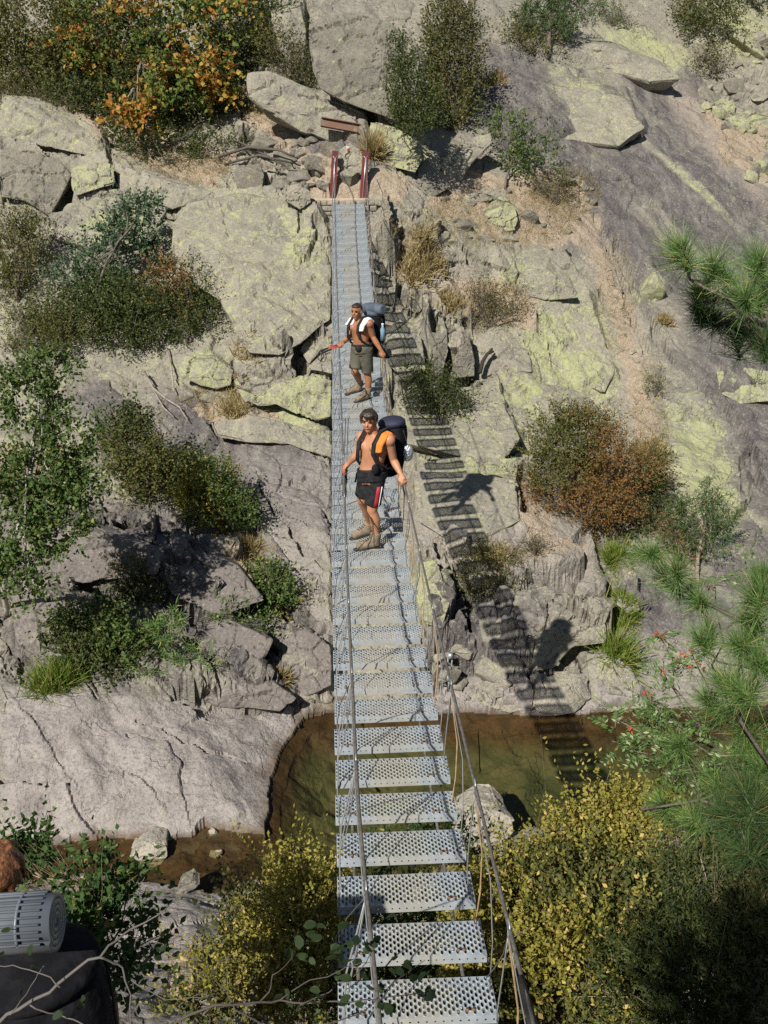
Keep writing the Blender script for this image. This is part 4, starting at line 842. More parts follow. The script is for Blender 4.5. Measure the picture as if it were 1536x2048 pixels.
for a in [



 (925, 445, 44, 34, G_, 'small square-cut block left of the pointed boulder', 15, 20), (1130, 358, 52, 28, L_, 'pale lichened stone at the edge of the bare slab', 16, 15),
 (1058, 432, 40, 36, G_, 'grey stone just right of the pointed boulder', 17, 0), (1020, 475, 44, 18, S_, 'thin stone in front of the pointed boulder', 18, 0), (890, 470, 40, 30, G_, 'stone resting on the grassy ledge above the brown slope', 19, 0),
 (700, 352, 60, 40, S_, 'low sandy rock on the path between the red posts', 21, 0),
 (755, 395, 54, 26, S_, 'rock under the foot of the right red post', 23, 0),
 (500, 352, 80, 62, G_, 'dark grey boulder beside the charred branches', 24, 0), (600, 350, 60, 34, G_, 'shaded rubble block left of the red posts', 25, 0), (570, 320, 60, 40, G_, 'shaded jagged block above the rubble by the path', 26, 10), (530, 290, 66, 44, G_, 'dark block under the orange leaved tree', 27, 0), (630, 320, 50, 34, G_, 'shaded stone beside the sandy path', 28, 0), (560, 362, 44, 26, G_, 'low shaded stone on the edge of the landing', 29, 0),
 (375, 788, 40, 26, S_, 'small stone in front of the green lichened boulder', 31, 0), (415, 792, 56, 18, S_, 'flat stone in dry grass under the green lichened boulder', 32, 5), (120, 850, 46, 30, S_, 'pale stone behind the leafy sapling on the left', 33, 20),
 (428, 1664, 26, 22, P_, 'small rounded stone at the foot of the smooth pale slab', 36, 0), (432, 1706, 30, 20, P_, 'small oval pebble in the brown water right of the large boulder', 37, 0), (48, 1700, 20, 18, P_, 'small angular stone in the water at the far left', 38, 0),

 (1420, 188, 70, 34, S_, 'grey slab above the yellow lichened boulder', 42, 25), (1500, 90, 100, 50, L_, 'large slanted slab high in the scree', 43, 35), (1525, 330, 40, 40, L_, 'lichened block cut by the right edge of the picture', 44, 0), (1470, 170, 50, 40, G_, 'blocky scree stone over the grey slab', 45, 0),
 (1318, 140, 26, 26, G_, 'dark upright flake at the end of the shaded crack', 46, 0), (1252, 118, 18, 26, G_, 'thin standing flake on the shaded crack below the pine', 47, 0), (1306, 566, 60, 70, L_, 'bright lichened outcrop on the purple slab', 48, 30),
 (1255, 1205, 60, 34, S_, 'tilted flat stone left of the near pine tuft', 50, 20), (890, 1345, 70, 40, S_, 'jagged block in the dark hollow beside the turnbuckle', 51, 20), (985, 1338, 80, 40, S_, 'loose square block below the rock ledge over the pool', 52, 15), (925, 1295, 60, 30, S_, 'slab wedged above the dark hollow', 53, 10), (1100, 1395, 90, 50, P_, 'rounded block at the waterline under the ledge', 54, 5)]:
    put_rock(*a)
rs = random.Random(77)
for i in range(58):           # scree at the upper right
    x = rs.uniform(1385, 1540); y = rs.uniform(70, 360)
    if y > 230 and x < 1440 + (y - 230) * .5: continue
    q = rs.uniform(12, 46); put_rock(x, y, q, q * rs.uniform(.45, .8), rs.choice((G_, L_, S_)), 'grey lichened scree stone on the slope at the upper right', 100 + i, rs.uniform(-30, 30), group='scree stones at the upper right', name='scree_stone')
for i in range(34):
    x = rs.uniform(860, 1200); y = rs.uniform(370, 500); q = rs.uniform(9, 24)
    put_rock(x, y, q, q * rs.uniform(.5, .8), rs.choice((G_, S_)), 'small stone among the dry grass above the brown slope', 200 + i, rs.uniform(-30, 30), group='small stones in the dry grass', name='small_stone')
for i in range(44):
    x = 1195 + rs.uniform(-16, 24); y = rs.uniform(500, 920); x = np.interp(y, [500, 640, 760, 920], [1210, 1250, 1275, 1320]) + rs.uniform(-18, 18); q = rs.uniform(6, 15)
    put_rock(x, y, q, q * rs.uniform(.5, .8), S_, 'pinkish stone in the dry runnel between the bare slabs', 260 + i, rs.uniform(-30, 30), group='stones in the dry runnel', name='small_stone')
for i in range(30):
    x = rs.uniform(480, 650); y = rs.uniform(275, 375); q = rs.uniform(14, 34)
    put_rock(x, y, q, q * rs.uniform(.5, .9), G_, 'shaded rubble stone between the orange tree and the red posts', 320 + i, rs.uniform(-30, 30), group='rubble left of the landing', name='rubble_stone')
for i in range(46):
    x = rs.uniform(5, 250); y = rs.gauss(1712, 18); q = rs.uniform(4, 13)
    put_rock(x, y, q, q * .7, P_, 'small pebble in the shallow brown water', 360 + i, group='pebbles in the shallow water', name='pebble', sink=.1)
for i in range(20):
    x = rs.uniform(860, 1230); y = rs.uniform(1290, 1400); q = rs.uniform(18, 50)
    put_rock(x, y, q, q * .6, S_, 'broken block on the rock face above the pool', 420 + i, rs.uniform(-20, 30), group='broken blocks above the pool', name='rock_block')
# trail mark painted on the rock behind the posts
def on_rock(px, py, dy=.0):
    r = ray(px, py); dg = bpy.context.evaluated_depsgraph_get(); h = bpy.context.scene.ray_cast(dg, Vector(CC), Vector(r).normalized()); return h
bpy.context.view_layer.update()
h = on_rock(697, 298)
if h[0]:
    n = np.array(h[2]); p = np.array(h[1]); u = np.cross((0, 0, 1.), n); u /= np.linalg.norm(u) + 1e-9; v = np.cross(n, u)
    tm = empty('trail_mark', p); tag(tm, 'white over red painted trail mark on the rock behind the red posts', 'trail mark')
    for nm, oz, col in (('white_stripe', .035, (.75, .73, .70)), ('red_stripe', -.035, (.55, .06, .05))):
        mb = MB(); c = n * .012 + v * oz; M_ = np.stack([u, v, n], 1); mb.box(c, (.075, .03, .006), M_); mb.build(nm, mat(nm, col, .8), tm, True, .004)
# rusty steel beam lying against the rock above the path
def surf(px, py, lift=.03):
    h = on_rock(px, py); return np.array(h[1]) + np.array((0, -lift, lift)) if h[0] else hit(px, py)
pa, pb = surf(646, 244, .07), surf(716, 258, .07); pb[1] = pa[1] = min(pa[1], pb[1]); pa = atY(642, 245, pa[1]); pb = atY(719, 259, pb[1])
d = pb - pa; L = np.linalg.norm(d); d /= L; u = np.cross(d, (0, .5, 1.)); u /= np.linalg.norm(u); v = np.cross(u, d); M_ = np.stack([d, u, v], 1); mb = MB(); c = (pa + pb) / 2
mb.box(c, (L / 2, .012, .11), M_); mb.box(c + u * .05 + v * .11, (L / 2, .05, .01), M_); mb.box(c + u * .05 - v * .11, (L / 2, .05, .01), M_)
m_beam = mat('rusty_beam', (.17, .085, .055), .8, .1, noise=(6, (.16, .12, .09), .45, .65), bump=(30, .4, .004))
tag(mb.build('steel_beam', m_beam, None, False, 0, c), 'short rusty red steel beam lying against the rock above the landing', 'steel beam')
def deadwood(label, paths, material, cat='dead branch', lift=.05):
    P0 = surf(*paths[0][0][:2]); root = empty('dead_branch', P0); tag(root, label, cat); mb = MB()
    for pth in paths:
        Q = [surf(x, y, lift + (r * .01)) - np.array(root.location) for x, y, r in pth]; t_ = float((P0 - CC) @ fw); mb.tube(Q, [r * t_ / FPX / 2 for _, _, r in pth], 7)
    mb.build('limbs', material, root); return root
m_char = mat('charred_wood', (.035, .028, .024), .9, bump=(30, .8, .02)); m_bleach = mat('bleached_wood', (.36, .31, .25), .85, noise=(14, (.24, .2, .16), .4, .6))
deadwood('short charred snag beside the dark wedge block', [[(957, 757, 8), (962, 735, 8), (972, 718, 7), (984, 712, 5)], [(970, 720, 6), (982, 706, 4)]], m_char, lift=.12)
deadwood('bleached dead branches sprawling over the rock left of the nearer hiker', [[(292, 752, 5), (310, 785, 5), (335, 805, 4), (362, 822, 3), (378, 848, 2)], [(300, 770, 3), (330, 822, 3), (350, 840, 2)], [(335, 700, 3), (345, 740, 4), (350, 790, 3)]], m_bleach, lift=.10)
deadwood('dark dead sticks lying in the shade under the orange leaved tree', [[(345, 300, 8), (375, 298, 9), (405, 270, 8)], [(440, 330, 5), (500, 312, 6), (560, 318, 5), (590, 330, 3)], [(452, 345, 4), (520, 328, 5), (585, 342, 3)], [(480, 300, 4), (540, 330, 4)]], mat('dark_deadwood', (.10, .085, .07), .9, bump=(30, .8, .02)), lift=.2)  # dark grey-brown dead wood
# ================================================================ PLANTS
def leaf_mat(name, c1, c2, c3=None, share=.1, trans=.28, rough=.55):
    m = bpy.data.materials.new(name); m.use_nodes = True; g = NG(m); b = g.n['Principled BSDF']
    r = g.attr('rnd'); col = g.mix(r, c1, c2)
    if c3: col = g.mix(g.rng(r, 1 - share, 1 - share + .01), col, c3)
    g.l.new(col, b.inputs['Base Color']); b.inputs['Roughness'].default_value = rough; b.inputs['Specular IOR Level'].default_value = .18
    t = g.node('ShaderNodeBsdfTranslucent'); tc_ = g.mix(.5, col, (.25, .32, .04), 'MIX'); g.l.new(col, t.inputs[0])
    x = g.node('ShaderNodeMixShader'); x.inputs[0].default_value = trans; g.l.new(b.outputs[0], x.inputs[1]); g.l.new(t.outputs[0], x.inputs[2])
    g.l.new(x.outputs[0], g.n['Material Output'].inputs[0]); return m
LM = dict(
 dark=leaf_mat('dark_evergreen_leaves', (.05, .072, .022), (.11, .135, .042), (.20, .18, .07), .06),
 olive=leaf_mat('olive_leaves', (.085, .10, .028), (.17, .17, .055), (.26, .19, .07), .12),
 green=leaf_mat('fresh_green_leaves', (.06, .11, .028), (.14, .19, .055), (.30, .30, .08), .05),
 grey=leaf_mat('grey_green_leaves', (.06, .11, .055), (.13, .19, .10)),
 box=leaf_mat('yellowing_box_leaves', (.20, .195, .035), (.38, .33, .07), (.58, .42, .14), .12),
 sap=leaf_mat('deep_green_sapling_leaves', (.035, .075, .02), (.08, .14, .035), (.30, .28, .06), .05),
 brown=leaf_mat('browned_heather_sprays', (.21, .105, .036), (.34, .19, .07), (.10, .10, .03), .25),
 heath=leaf_mat('dull_heather_sprays', (.115, .105, .04), (.21, .175, .07), (.07, .09, .03), .3),
 orange=leaf_mat('orange_autumn_leaves', (.42, .24, .05), (.40, .34, .08), (.40, .15, .035), .25, .3),
 maple=leaf_mat('green_yellow_leaves', (.06, .11, .025), (.20, .24, .05), (.36, .22, .05), .12, .3),
 pine=leaf_mat('pine_needles', (.08, .165, .045), (.19, .30, .085), (.40, .36, .12), .09, .2, .4),
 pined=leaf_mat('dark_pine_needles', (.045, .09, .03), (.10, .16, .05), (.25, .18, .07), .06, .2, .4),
 silh=leaf_mat('painted_shade_leaves', (.016, .03, .011), (.035, .055, .02), None, .1, .12),  # leaf colour darkened to stand in for shade on the near branches
 grass=leaf_mat('dry_grass', (.36, .27, .13), (.52, .42, .22), (.24, .22, .08), .2, .3, .7),
 ggrass=leaf_mat('green_grass', (.12, .20, .03), (.26, .32, .06), (.40, .34, .12), .15, .3, .6),
 fern=leaf_mat('rowan_leaves', (.09, .18, .04), (.20, .30, .10), (.42, .48, .26), .14, .35),
)
m_bark = mat('grey_bark', (.17, .14, .11), .85, noise=(14, (.09, .075, .06), .4, .6), bump=(40, .8, .01))
m_twig = mat('pale_twig', (.32, .26, .19), .8, noise=(20, (.2, .16, .12), .4, .6)); m_dtwig = mat('dark_twig', (.075, .06, .05), .8)
def unit(v): return v / (np.linalg.norm(v, axis=-1, keepdims=True) + 1e-9)
def leaves_mesh(name, P, D, L, Wd, m, parent, rg, fold=.0, shape='leaf'):
    n = len(P); L = np.broadcast_to(L, n)[:, None] * rg.uniform(.65, 1.25, (n, 1)); Wd = np.broadcast_to(Wd, n)[:, None] * rg.uniform(.7, 1.2, (n, 1))
    side = unit(np.cross(D, rg.normal(size=(n, 3)))); nr = np.cross(side, D)
    if shape == 'leaf': V = np.stack([P, P + D * L * .45 + side * Wd / 2 + nr * Wd * .12, P + D * L, P + D * L * .45 - side * Wd / 2 + nr * Wd * .12], 1).reshape(-1, 3)
    else: V = np.stack([P - side * Wd / 2, P + side * Wd / 2, P + D * L + side * Wd * .12 + nr * L * .05, P + D * L - side * Wd * .12 + nr * L * .05], 1).reshape(-1, 3)
    F = np.arange(4 * n).reshape(n, 4); rnd = rg.uniform(0, 1, n)
    return npmesh(name, V - np.array(parent.location)[None] if parent else V, F, m, parent, False, {'rnd': ('FACE', rnd)})
def crown(lobes, n, rg, up=.35, shell=.55, twig=(.15, .3), per=7, gap=.35):
    """twigs spread through lumpy lobes; returns leaf base points, directions, twig starts and ends"""
    vol = np.array([l[1][0] * l[1][2] for l in lobes]); k = rg.choice(len(lobes), n, p=vol / vol.sum())
    c = np.array([l[0] for l in lobes])[k]; r = np.array([l[1] for l in lobes])[k]
    d = unit(rg.normal(size=(n, 3))); rad = (shell + (1 - shell) * rg.uniform(0, 1, n) ** .6)[:, None]
    lump = 1 + .60 * (vnoise3(d[:, 0] * 2.3 + k * 5, d[:, 1] * 2.3, d[:, 2] * 2.3, 5)[:, None] * 2) + .14 * (vnoise3(d[:, 0] * 6 + k, d[:, 1] * 6, d[:, 2] * 6, 6)[:, None] * 2)
    p = c + d * r * rad * lump
    q = p / np.mean(r) ; keep = vnoise3(q[:, 0] * 3.1, q[:, 1] * 3.1, q[:, 2] * 3.1, 9) > -.5 + gap * .8
    p, d = p[keep], d[keep]; n = len(p)
    td = unit(d * .7 + np.array((0, 0, up)) + rg.normal(size=(n, 3)) * .35); tl = 1.25 * rg.uniform(*twig, (n, 1)) * (1 + (rg.uniform(0, 1, (n, 1)) > .88) * rg.uniform(.3, 1.3, (n, 1)))
    s = (np.arange(per) + .5) / per
    base = p[:, None, :] + td[:, None, :] * tl[:, None, :] * s[None, :, None]
    ld = unit(td[:, None, :] * .55 + rg.normal(size=(n, per, 3)) * .75)
    return base.reshape(-1, 3), ld.reshape(-1, 3), p, p + td * tl
def bezier(a, b, rg, bend=.12, n=6):
    a = np.asarray(a, float); b = np.asarray(b, float); L = np.linalg.norm(b - a); o = rg.normal(size=3) * L * bend; t = np.linspace(0, 1, n)[:, None]
    return a * (1 - t) + b * t + o * (4 * t * (1 - t)) * .6 + rg.normal(size=(n, 3)) * L * .018 * (t * (1 - t) * 4)
def plant(name, label, cat, lobes_px, kind, base=None, t=None, dens=.22, leaf=(5, 3), per=7, twig=(14, 34), up=.35, seed=1, stems=7, stem_r=.022, depth=.75, gap=.35, bark=None, trunk=None, second=None, group=None, shell=.36, twigs=60, sr=1., back=0.):
    """lobes_px: (x, y, rx, ry[, dt]) ellipses in the photograph; built as real volumes at the distance of the ground they grow from"""
    rg = np.random.default_rng(seed)
    if base is None: base = (np.mean([l[0] for l in lobes_px]), max(l[1] + l[3] * .8 for l in lobes_px))
    if t is None:
        B = hit(*base); t = float((B - CC) @ fw)
    else:
        B = at(base[0], base[1], t); B[2] = ground(B[0], B[1]) - .05
    t0 = t + back; px = t0 / FPX; lobes = []
    for l in lobes_px:
        tt = t0 + (l[4] if len(l) > 4 else 0); s = tt / FPX
        c = at(l[0], l[1], tt); lobes.append((c, (l[2] * s, max(min(l[2], l[3]), .5 * max(l[2], l[3])) * s * depth, l[3] * s)))
    root = empty(name, B); tag(root, label, cat, group)
    area = sum(math.pi * l[2] * l[3] for l in lobes_px); n = max(12, int(area * dens * 1.75 / per)); leaf = (leaf[0] * 1.08, leaf[1] * 1.15)
    P, D, a, b = crown(lobes, n, rg, up, shell, (twig[0] * px, twig[1] * px), per, gap)
    if second:
        m_ = (vnoise3(P[:, 0] * second[1], P[:, 1] * second[1], P[:, 2] * second[1], seed) + rg.uniform(-.15, .15, len(P))) > second[2]
        leaves_mesh('foliage', P[~m_], D[~m_], leaf[0] * px, leaf[1] * px, LM[kind], root, rg)
        if m_.any(): leaves_mesh('turned_foliage', P[m_], D[m_], leaf[0] * px * 1.15, leaf[1] * px * 1.2, LM[second[0]], root, rg)
    else: leaves_mesh('foliage', P, D, leaf[0] * px, leaf[1] * px, LM[kind], root, rg)
    mb = MB(); Bl = np.array(root.location); mt = bark or m_bark
    if trunk:
        pts = [at(x, y, t0 + dz) for x, y, dz in trunk]; pts = [B] + pts if np.linalg.norm(pts[0] - B) > .2 else pts
        Q = []; 
        for i in range(len(pts) - 1): Q += list(bezier(pts[i], pts[i + 1], rg, .03, 5))[:-1]
        Q.append(pts[-1]); rr = np.linspace(stem_r, stem_r * .3, len(Q)); mb.tube([q - Bl for q in Q], list(rr), 8)
        mb.build('trunk', mt, root); mb = MB()
        src = Q[len(Q) // 3:]
    else: src = None
    for i in range(stems):
        c, r = lobes[i % len(lobes)]
        tip = c + rg.normal(size=3) * np.array(r) * .45
        s0 = B + rg.normal(size=3) * (.04, .04, 0) if src is None else src[rg.integers(len(src))]
        path = bezier(s0, tip, rg, .10, 7); r0 = stem_r * (1 if src is None else .5) * rg.uniform(.6, 1)
        mb.tube([q - Bl for q in path], list(np.linspace(r0, r0 * .3, 7)), 5)
        near_ = np.argsort(np.linalg.norm(a - tip, axis=1))[:max(1, int(twigs * 3 / stems))]
        for j in near_[:: 3]:
            mb.tube([q - Bl for q in bezier(path[rg.integers(2, 7)], b[j], rg, .08, 4)], [r0 * .25, r0 * .2, r0 * .14, r0 * .07], 3, False)
    mb.build('branches', mt, root)
    return root
# ---- upper left
plant('shrub', 'dark evergreen thicket filling the upper left corner', 'shrub', [(60, 60, 130, 90), (20, 150, 80, 60), (160, 110, 80, 80)], 'olive', seed=1, dens=.2, leaf=(6, 3.4), stems=9)
plant('shrub', 'dark thicket behind the trunk of the orange leaved tree', 'shrub', [(230, 90, 110, 90), (300, 200, 120, 70), (180, 210, 90, 50), (400, 200, 80, 70)], 'dark', seed=2, dens=.22, leaf=(6, 3.4), stems=9)
plant('shrub', 'deep green bush between the orange leaved tree and the huge grey block', 'shrub', [(470, 50, 80, 90), (540, 60, 50, 60), (500, 120, 60, 50)], 'dark', seed=3, dens=.22, leaf=(6, 3))
plant('shrub', 'dull olive bush at the left end of the huge grey block', 'shrub', [(560, 110, 45, 50), (600, 150, 30, 35)], 'heath', seed=4, dens=.2, leaf=(5, 2))
plant('maple_tree', 'small tree with orange and yellow turning leaves above the left of the landing', 'tree', [(165, 90, 62, 36, -1), (300, 60, 80, 60, -1), (400, 50, 85, 60, -1.2), (240, 120, 60, 34, -1), (370, 155, 100, 40, -1.6), (290, 215, 62, 36, -2), (440, 160, 40, 50, -1.5), (180, 20, 50, 20, -1), (250, 240, 40, 22, -2)],
      'maple', base=(318, 215), seed=5, dens=.13, leaf=(9, 7), per=6, twig=(14, 34), up=-.35, trunk=[(320, 160, -.6), (316, 90, -.8), (322, 20, -1), (330, -30, -1)], stem_r=.10, stems=16, second=('orange', 1.1, .11), gap=.7, bark=m_twig)
plant('shrub', 'low dark scrub under the orange leaved tree beside the dry grass', 'shrub', [(330, 300, 90, 34), (430, 300, 70, 34), (250, 280, 50, 30)], 'dark', seed=6, dens=.15, leaf=(5, 2.5), twig=(10, 24))
plant('shrub', 'thin grassy shrub on the slope at the far left edge under the thicket', 'shrub', [(40, 190, 60, 26), (130, 215, 50, 26)], 'heath', seed=7, dens=.10, leaf=(6, 1.6), up=.8)
plant('shrub', 'small dark shrub at the foot of the huge grey block', 'shrub', [(608, 155, 24, 26)], 'dark', seed=8, dens=.22, leaf=(5, 2.4), stems=4)
# ---- top middle and right
plant('box_shrub', 'tall brownish green box shrub right of the huge grey block', 'shrub', [(905, 60, 52, 62), (900, 140, 58, 80), (890, 220, 56, 50)], 'heath', seed=10, dens=.26, leaf=(5.5, 3), up=.8, stems=9, twig=(12, 30), second=('olive', .8, .1))
plant('box_shrub', 'shorter dark green shrub between the huge grey block and the tall brownish one', 'shrub', [(820, 185, 40, 60), (830, 240, 44, 36), (800, 120, 18, 40)], 'dark', seed=11, dens=.30, leaf=(5.5, 3), up=.8, stems=8, back=-2.2)
plant('pine_tree', 'small pine growing on the bare slab at the top', 'tree', [(1060, 38, 44, 22), (1150, 22, 70, 22), (1095, 0, 60, 26), (1120, 60, 40, 16)], 'pined', base=(1092, 118), seed=12, dens=.28, leaf=(10, 1.4), per=10, twig=(8, 16), trunk=[(1098, 70, 0), (1100, 0, 0), (1104, -50, 0)], stem_r=.10, stems=12, gap=.5)
plant('shrub', 'bush at the foot of the small pine', 'shrub', [(1040, 75, 34, 30), (1075, 95, 40, 22)], 'olive', seed=13, dens=.2, leaf=(5, 2.2))
plant('shrub', 'dense green bush at the top right above the scree', 'shrub', [(1420, 50, 62, 52), (1400, 15, 50, 30)], 'olive', seed=14, dens=.24, leaf=(5, 2.6), stems=8, second=('dark', .9, .05))
plant('shrub', 'small olive bush left of the scree', 'shrub', [(1415, 138, 36, 26)], 'heath', seed=15, dens=.22, leaf=(5, 2), up=.9)
plant('shrub', 'dark bush in the very corner at the top right', 'shrub', [(1520, 8, 40, 20)], 'dark', seed=16, dens=.22)
plant('shrub', 'small round tuft shrub on the slab right of the pine', 'shrub', [(1228, 42, 22, 16)], 'olive', seed=17, dens=.2, leaf=(5, 1.6), up=.9, stems=3)
plant('shrub', 'two small yellowish tufts high on the slab below the bush', 'shrub', [(1262, 50, 12, 9), (1208, 20, 12, 9)], 'heath', seed=18, dens=.2, leaf=(5, 1.6), up=.9, stems=2)
plant('leafy_sapling', 'bright green sapling with thin bare stem among the boulders', 'tree', [(1010, 270, 34, 30), (1060, 290, 40, 40), (1040, 330, 34, 20), (990, 240, 14, 16), (1100, 330, 12, 12)], 'green', base=(1010, 378), seed=19, dens=.14, leaf=(8, 3.4), twig=(14, 30), trunk=[(1016, 345, 0), (1030, 300, 0), (1040, 260, 0)], stem_r=.035, stems=9, gap=.6, bark=m_bark)
plant('shrub', 'dry brown grassy shrub right of the bright sapling', 'shrub', [(1110, 385, 46, 30)], 'heath', seed=20, dens=.16, leaf=(8, 1.4), up=.9, gap=.5)
plant('shrub', 'grey green cushion shrub on the bare slope beside the runnel', 'shrub', [(960, 590, 30, 18), (1000, 610, 44, 26), (960, 640, 34, 18)], 'heath', seed=21, dens=.2, leaf=(6, 1.6), up=.7)
plant('shrub', 'tiny round tuft in the runnel', 'shrub', [(1308, 778, 15, 18)], 'olive', seed=22, dens=.24, leaf=(6, 1.6), up=.9, stems=3)
plant('shrub', 'tiny green tuft at the far right on the lichened rock', 'shrub', [(1512, 768, 10, 9)], 'green', seed=23, dens=.24, leaf=(5, 1.8), up=.9, stems=3)
plant('juniper', 'wispy dark juniper crossed by the shadow of the bridge', 'shrub', [(860, 780, 40, 36), (890, 800, 34, 30), (840, 750, 18, 22), (915, 790, 20, 10)], 'dark', seed=24, dens=.34, leaf=(7, 2.2), up=.1, twig=(16, 40), gap=.45, trunk=[(885, 850, 0), (880, 800, 0)], base=(888, 890), stem_r=.03, stems=9)
plant('heather_bush', 'large rust brown bush on the right bank', 'shrub', [(1150, 890, 95, 64), (1220, 940, 80, 60), (1120, 970, 70, 60), (1200, 1020, 80, 48), (1160, 850, 60, 26)], 'brown', seed=25, dens=.24, leaf=(6, 2.2), up=.55, stems=12, second=('olive', .55, -.04), twig=(14, 36))
plant('shrub', 'darker green half of the thicket right of the rust brown bush', 'shrub', [(1280, 990, 52, 60), (1240, 1050, 60, 30), (1300, 930, 30, 30)], 'heath', seed=26, dens=.22, leaf=(6, 2.2), stems=7, second=('dark', .8, -.05))
plant('juniper', 'low yellow green bush casting a round shadow on the ledge', 'shrub', [(945, 1120, 34, 26), (985, 1150, 46, 34), (960, 1170, 36, 22), (1010, 1165, 30, 20)], 'olive', seed=27, dens=.26, leaf=(7, 1.8), up=.5, second=('box', 1.6, .22))
plant('shrub', 'small grey tuft right of the low yellow green bush', 'shrub', [(1066, 1098, 18, 17)], 'heath', seed=28, dens=.22, leaf=(6, 1.6), up=.8, stems=3)
plant('pine_sapling', 'slender young pine on the right slab', 'tree', [(1425, 985, 24, 24), (1390, 1030, 36, 30), (1440, 1040, 34, 34), (1370, 1080, 36, 30), (1420, 1100, 30, 24), (1350, 1030, 16, 30)], 'pined', base=(1395, 1170), seed=29, dens=.16, leaf=(13, 1.5), per=10, twig=(10, 22), up=.7, trunk=[(1395, 1120, 0), (1405, 1040, 0), (1425, 975, 0)], stem_r=.05, stems=14, gap=.5, bark=m_twig)
plant('shrub', 'brownish bush at the foot of the slender young pine', 'shrub', [(1345, 1060, 24, 36), (1365, 1110, 26, 24)], 'brown', seed=30, dens=.2, leaf=(6, 2), second=('olive', 1., .05))
# ---- left side
plant('grey_leaved_tree', 'small tree with grey green leaves in front of the rounded rock face', 'tree', [(285, 425, 44, 26), (250, 470, 56, 34), (200, 520, 52, 34), (150, 555, 46, 26), (230, 570, 40, 22)], 'grey', base=(190, 640), seed=40, dens=.2, leaf=(8, 4), twig=(12, 30), trunk=[(192, 580, -.3), (215, 520, -.5), (265, 450, -.6)], stem_r=.05, stems=14, gap=.5)
plant('shrub', 'olive bush at the left edge under the broken ledges', 'shrub', [(30, 500, 50, 60), (60, 460, 34, 30), (10, 570, 40, 40)], 'olive', seed=41, dens=.22, leaf=(6, 2.6), up=.7, stems=8)
plant('shrub', 'big dark bush at the left of the rounded rock face', 'shrub', [(150, 640, 100, 50), (250, 650, 80, 56), (330, 640, 90, 60), (240, 600, 90, 40)], 'dark', seed=42, dens=.24, leaf=(6, 2.8), stems=12)
plant('shrub', 'brown tinged bush touching the shadowed right side of the rounded rock', 'shrub', [(380, 600, 60, 46), (410, 650, 46, 46), (340, 560, 50, 40)], 'dark', seed=43, dens=.2, leaf=(6, 2.4), up=.6, second=('brown', 1., .18), gap=.5)
plant('shrub', 'low green heather patch at the left below the big dark bush', 'shrub', [(70, 690, 60, 34), (130, 670, 50, 34), (60, 640, 50, 30)], 'olive', seed=44, dens=.22, leaf=(6, 1.8), up=.8, second=('green', .9, .12))
plant('birch_tree', 'pale green leafy tree standing at the left edge of the middle cliff', 'tree', [(60, 800, 70, 56), (130, 880, 60, 50), (60, 960, 80, 60), (140, 980, 60, 50), (50, 1080, 70, 60), (130, 1060, 50, 40), (40, 1160, 50, 50), (90, 740, 50, 34)], 'green', base=(12, 1240), back=-2.4, seed=45, dens=.21, leaf=(9, 6), twig=(14, 34), trunk=[(12, 1120, 0), (52, 1010, 0), (66, 900, 0), (80, 780, 0)], stem_r=.05, stems=16, gap=.62, bark=mat('pale_bark', (.42, .38, .33), .8, noise=(9, (.15, .13, .11), .5, .6)))
plant('shrub', 'dark bush crowning the shaded cliff left of the bridge', 'shrub', [(260, 900, 60, 50), (300, 960, 80, 46), (262, 850, 26, 34), (350, 930, 50, 34)], 'olive', back=-.7, seed=46, dens=.28, leaf=(6.5, 3.4), up=.8, stems=9, second=('dark', .9, .0))
plant('shrub', 'fresh green bush right of the dark cliff top bush', 'shrub', [(430, 980, 50, 50), (400, 1010, 50, 46), (450, 1030, 34, 30), (495, 1040, 16, 30)], 'green', back=-.4, seed=47, dens=.26, leaf=(7, 3.4), up=.9, stems=8, second=('box', 1.4, .2))
plant('shrub', 'green bush on the sloping crack right of the shaded cliff', 'shrub', [(545, 1160, 36, 28), (555, 1200, 34, 30), (525, 1220, 20, 24)], 'box', seed=48, dens=.22, leaf=(7, 3), up=.6, second=('green', 1.4, -.05))
plant('shrub', 'small leafy sprig sprawling across the rock below the sloping crack', 'shrub', [(450, 1225, 28, 18), (495, 1250, 34, 14), (470, 1270, 18, 12)], 'green', seed=49, dens=.16, leaf=(8, 4), gap=.6)
plant('shrub', 'dark seedling bush in the shaded middle of the cliff', 'shrub', [(262, 1160, 34, 44), (290, 1190, 36, 20)], 'olive', seed=50, dens=.2, leaf=(7, 3.4), up=.5)
plant('shrub', 'dense dark bush at the foot of the shaded cliff', 'shrub', [(190, 1250, 66, 40), (230, 1300, 70, 46), (170, 1320, 50, 40), (130, 1260, 30, 30)], 'dark', seed=51, dens=.22, leaf=(8, 4), stems=10, second=('green', 1., .18))
plant('pine_sapling', 'stunted yellow green pine in front of the shaded cliff', 'tree', [(330, 1270, 34, 36), (380, 1320, 44, 24), (300, 1330, 40, 24), (345, 1235, 22, 20)], 'pine', base=(352, 1375), seed=52, dens=.13, leaf=(16, 1.4), per=12, twig=(8, 18), up=.4, stems=10, stem_r=.03, gap=.5, bark=m_bark, trunk=[(350, 1330, 0), (335, 1260, 0)])
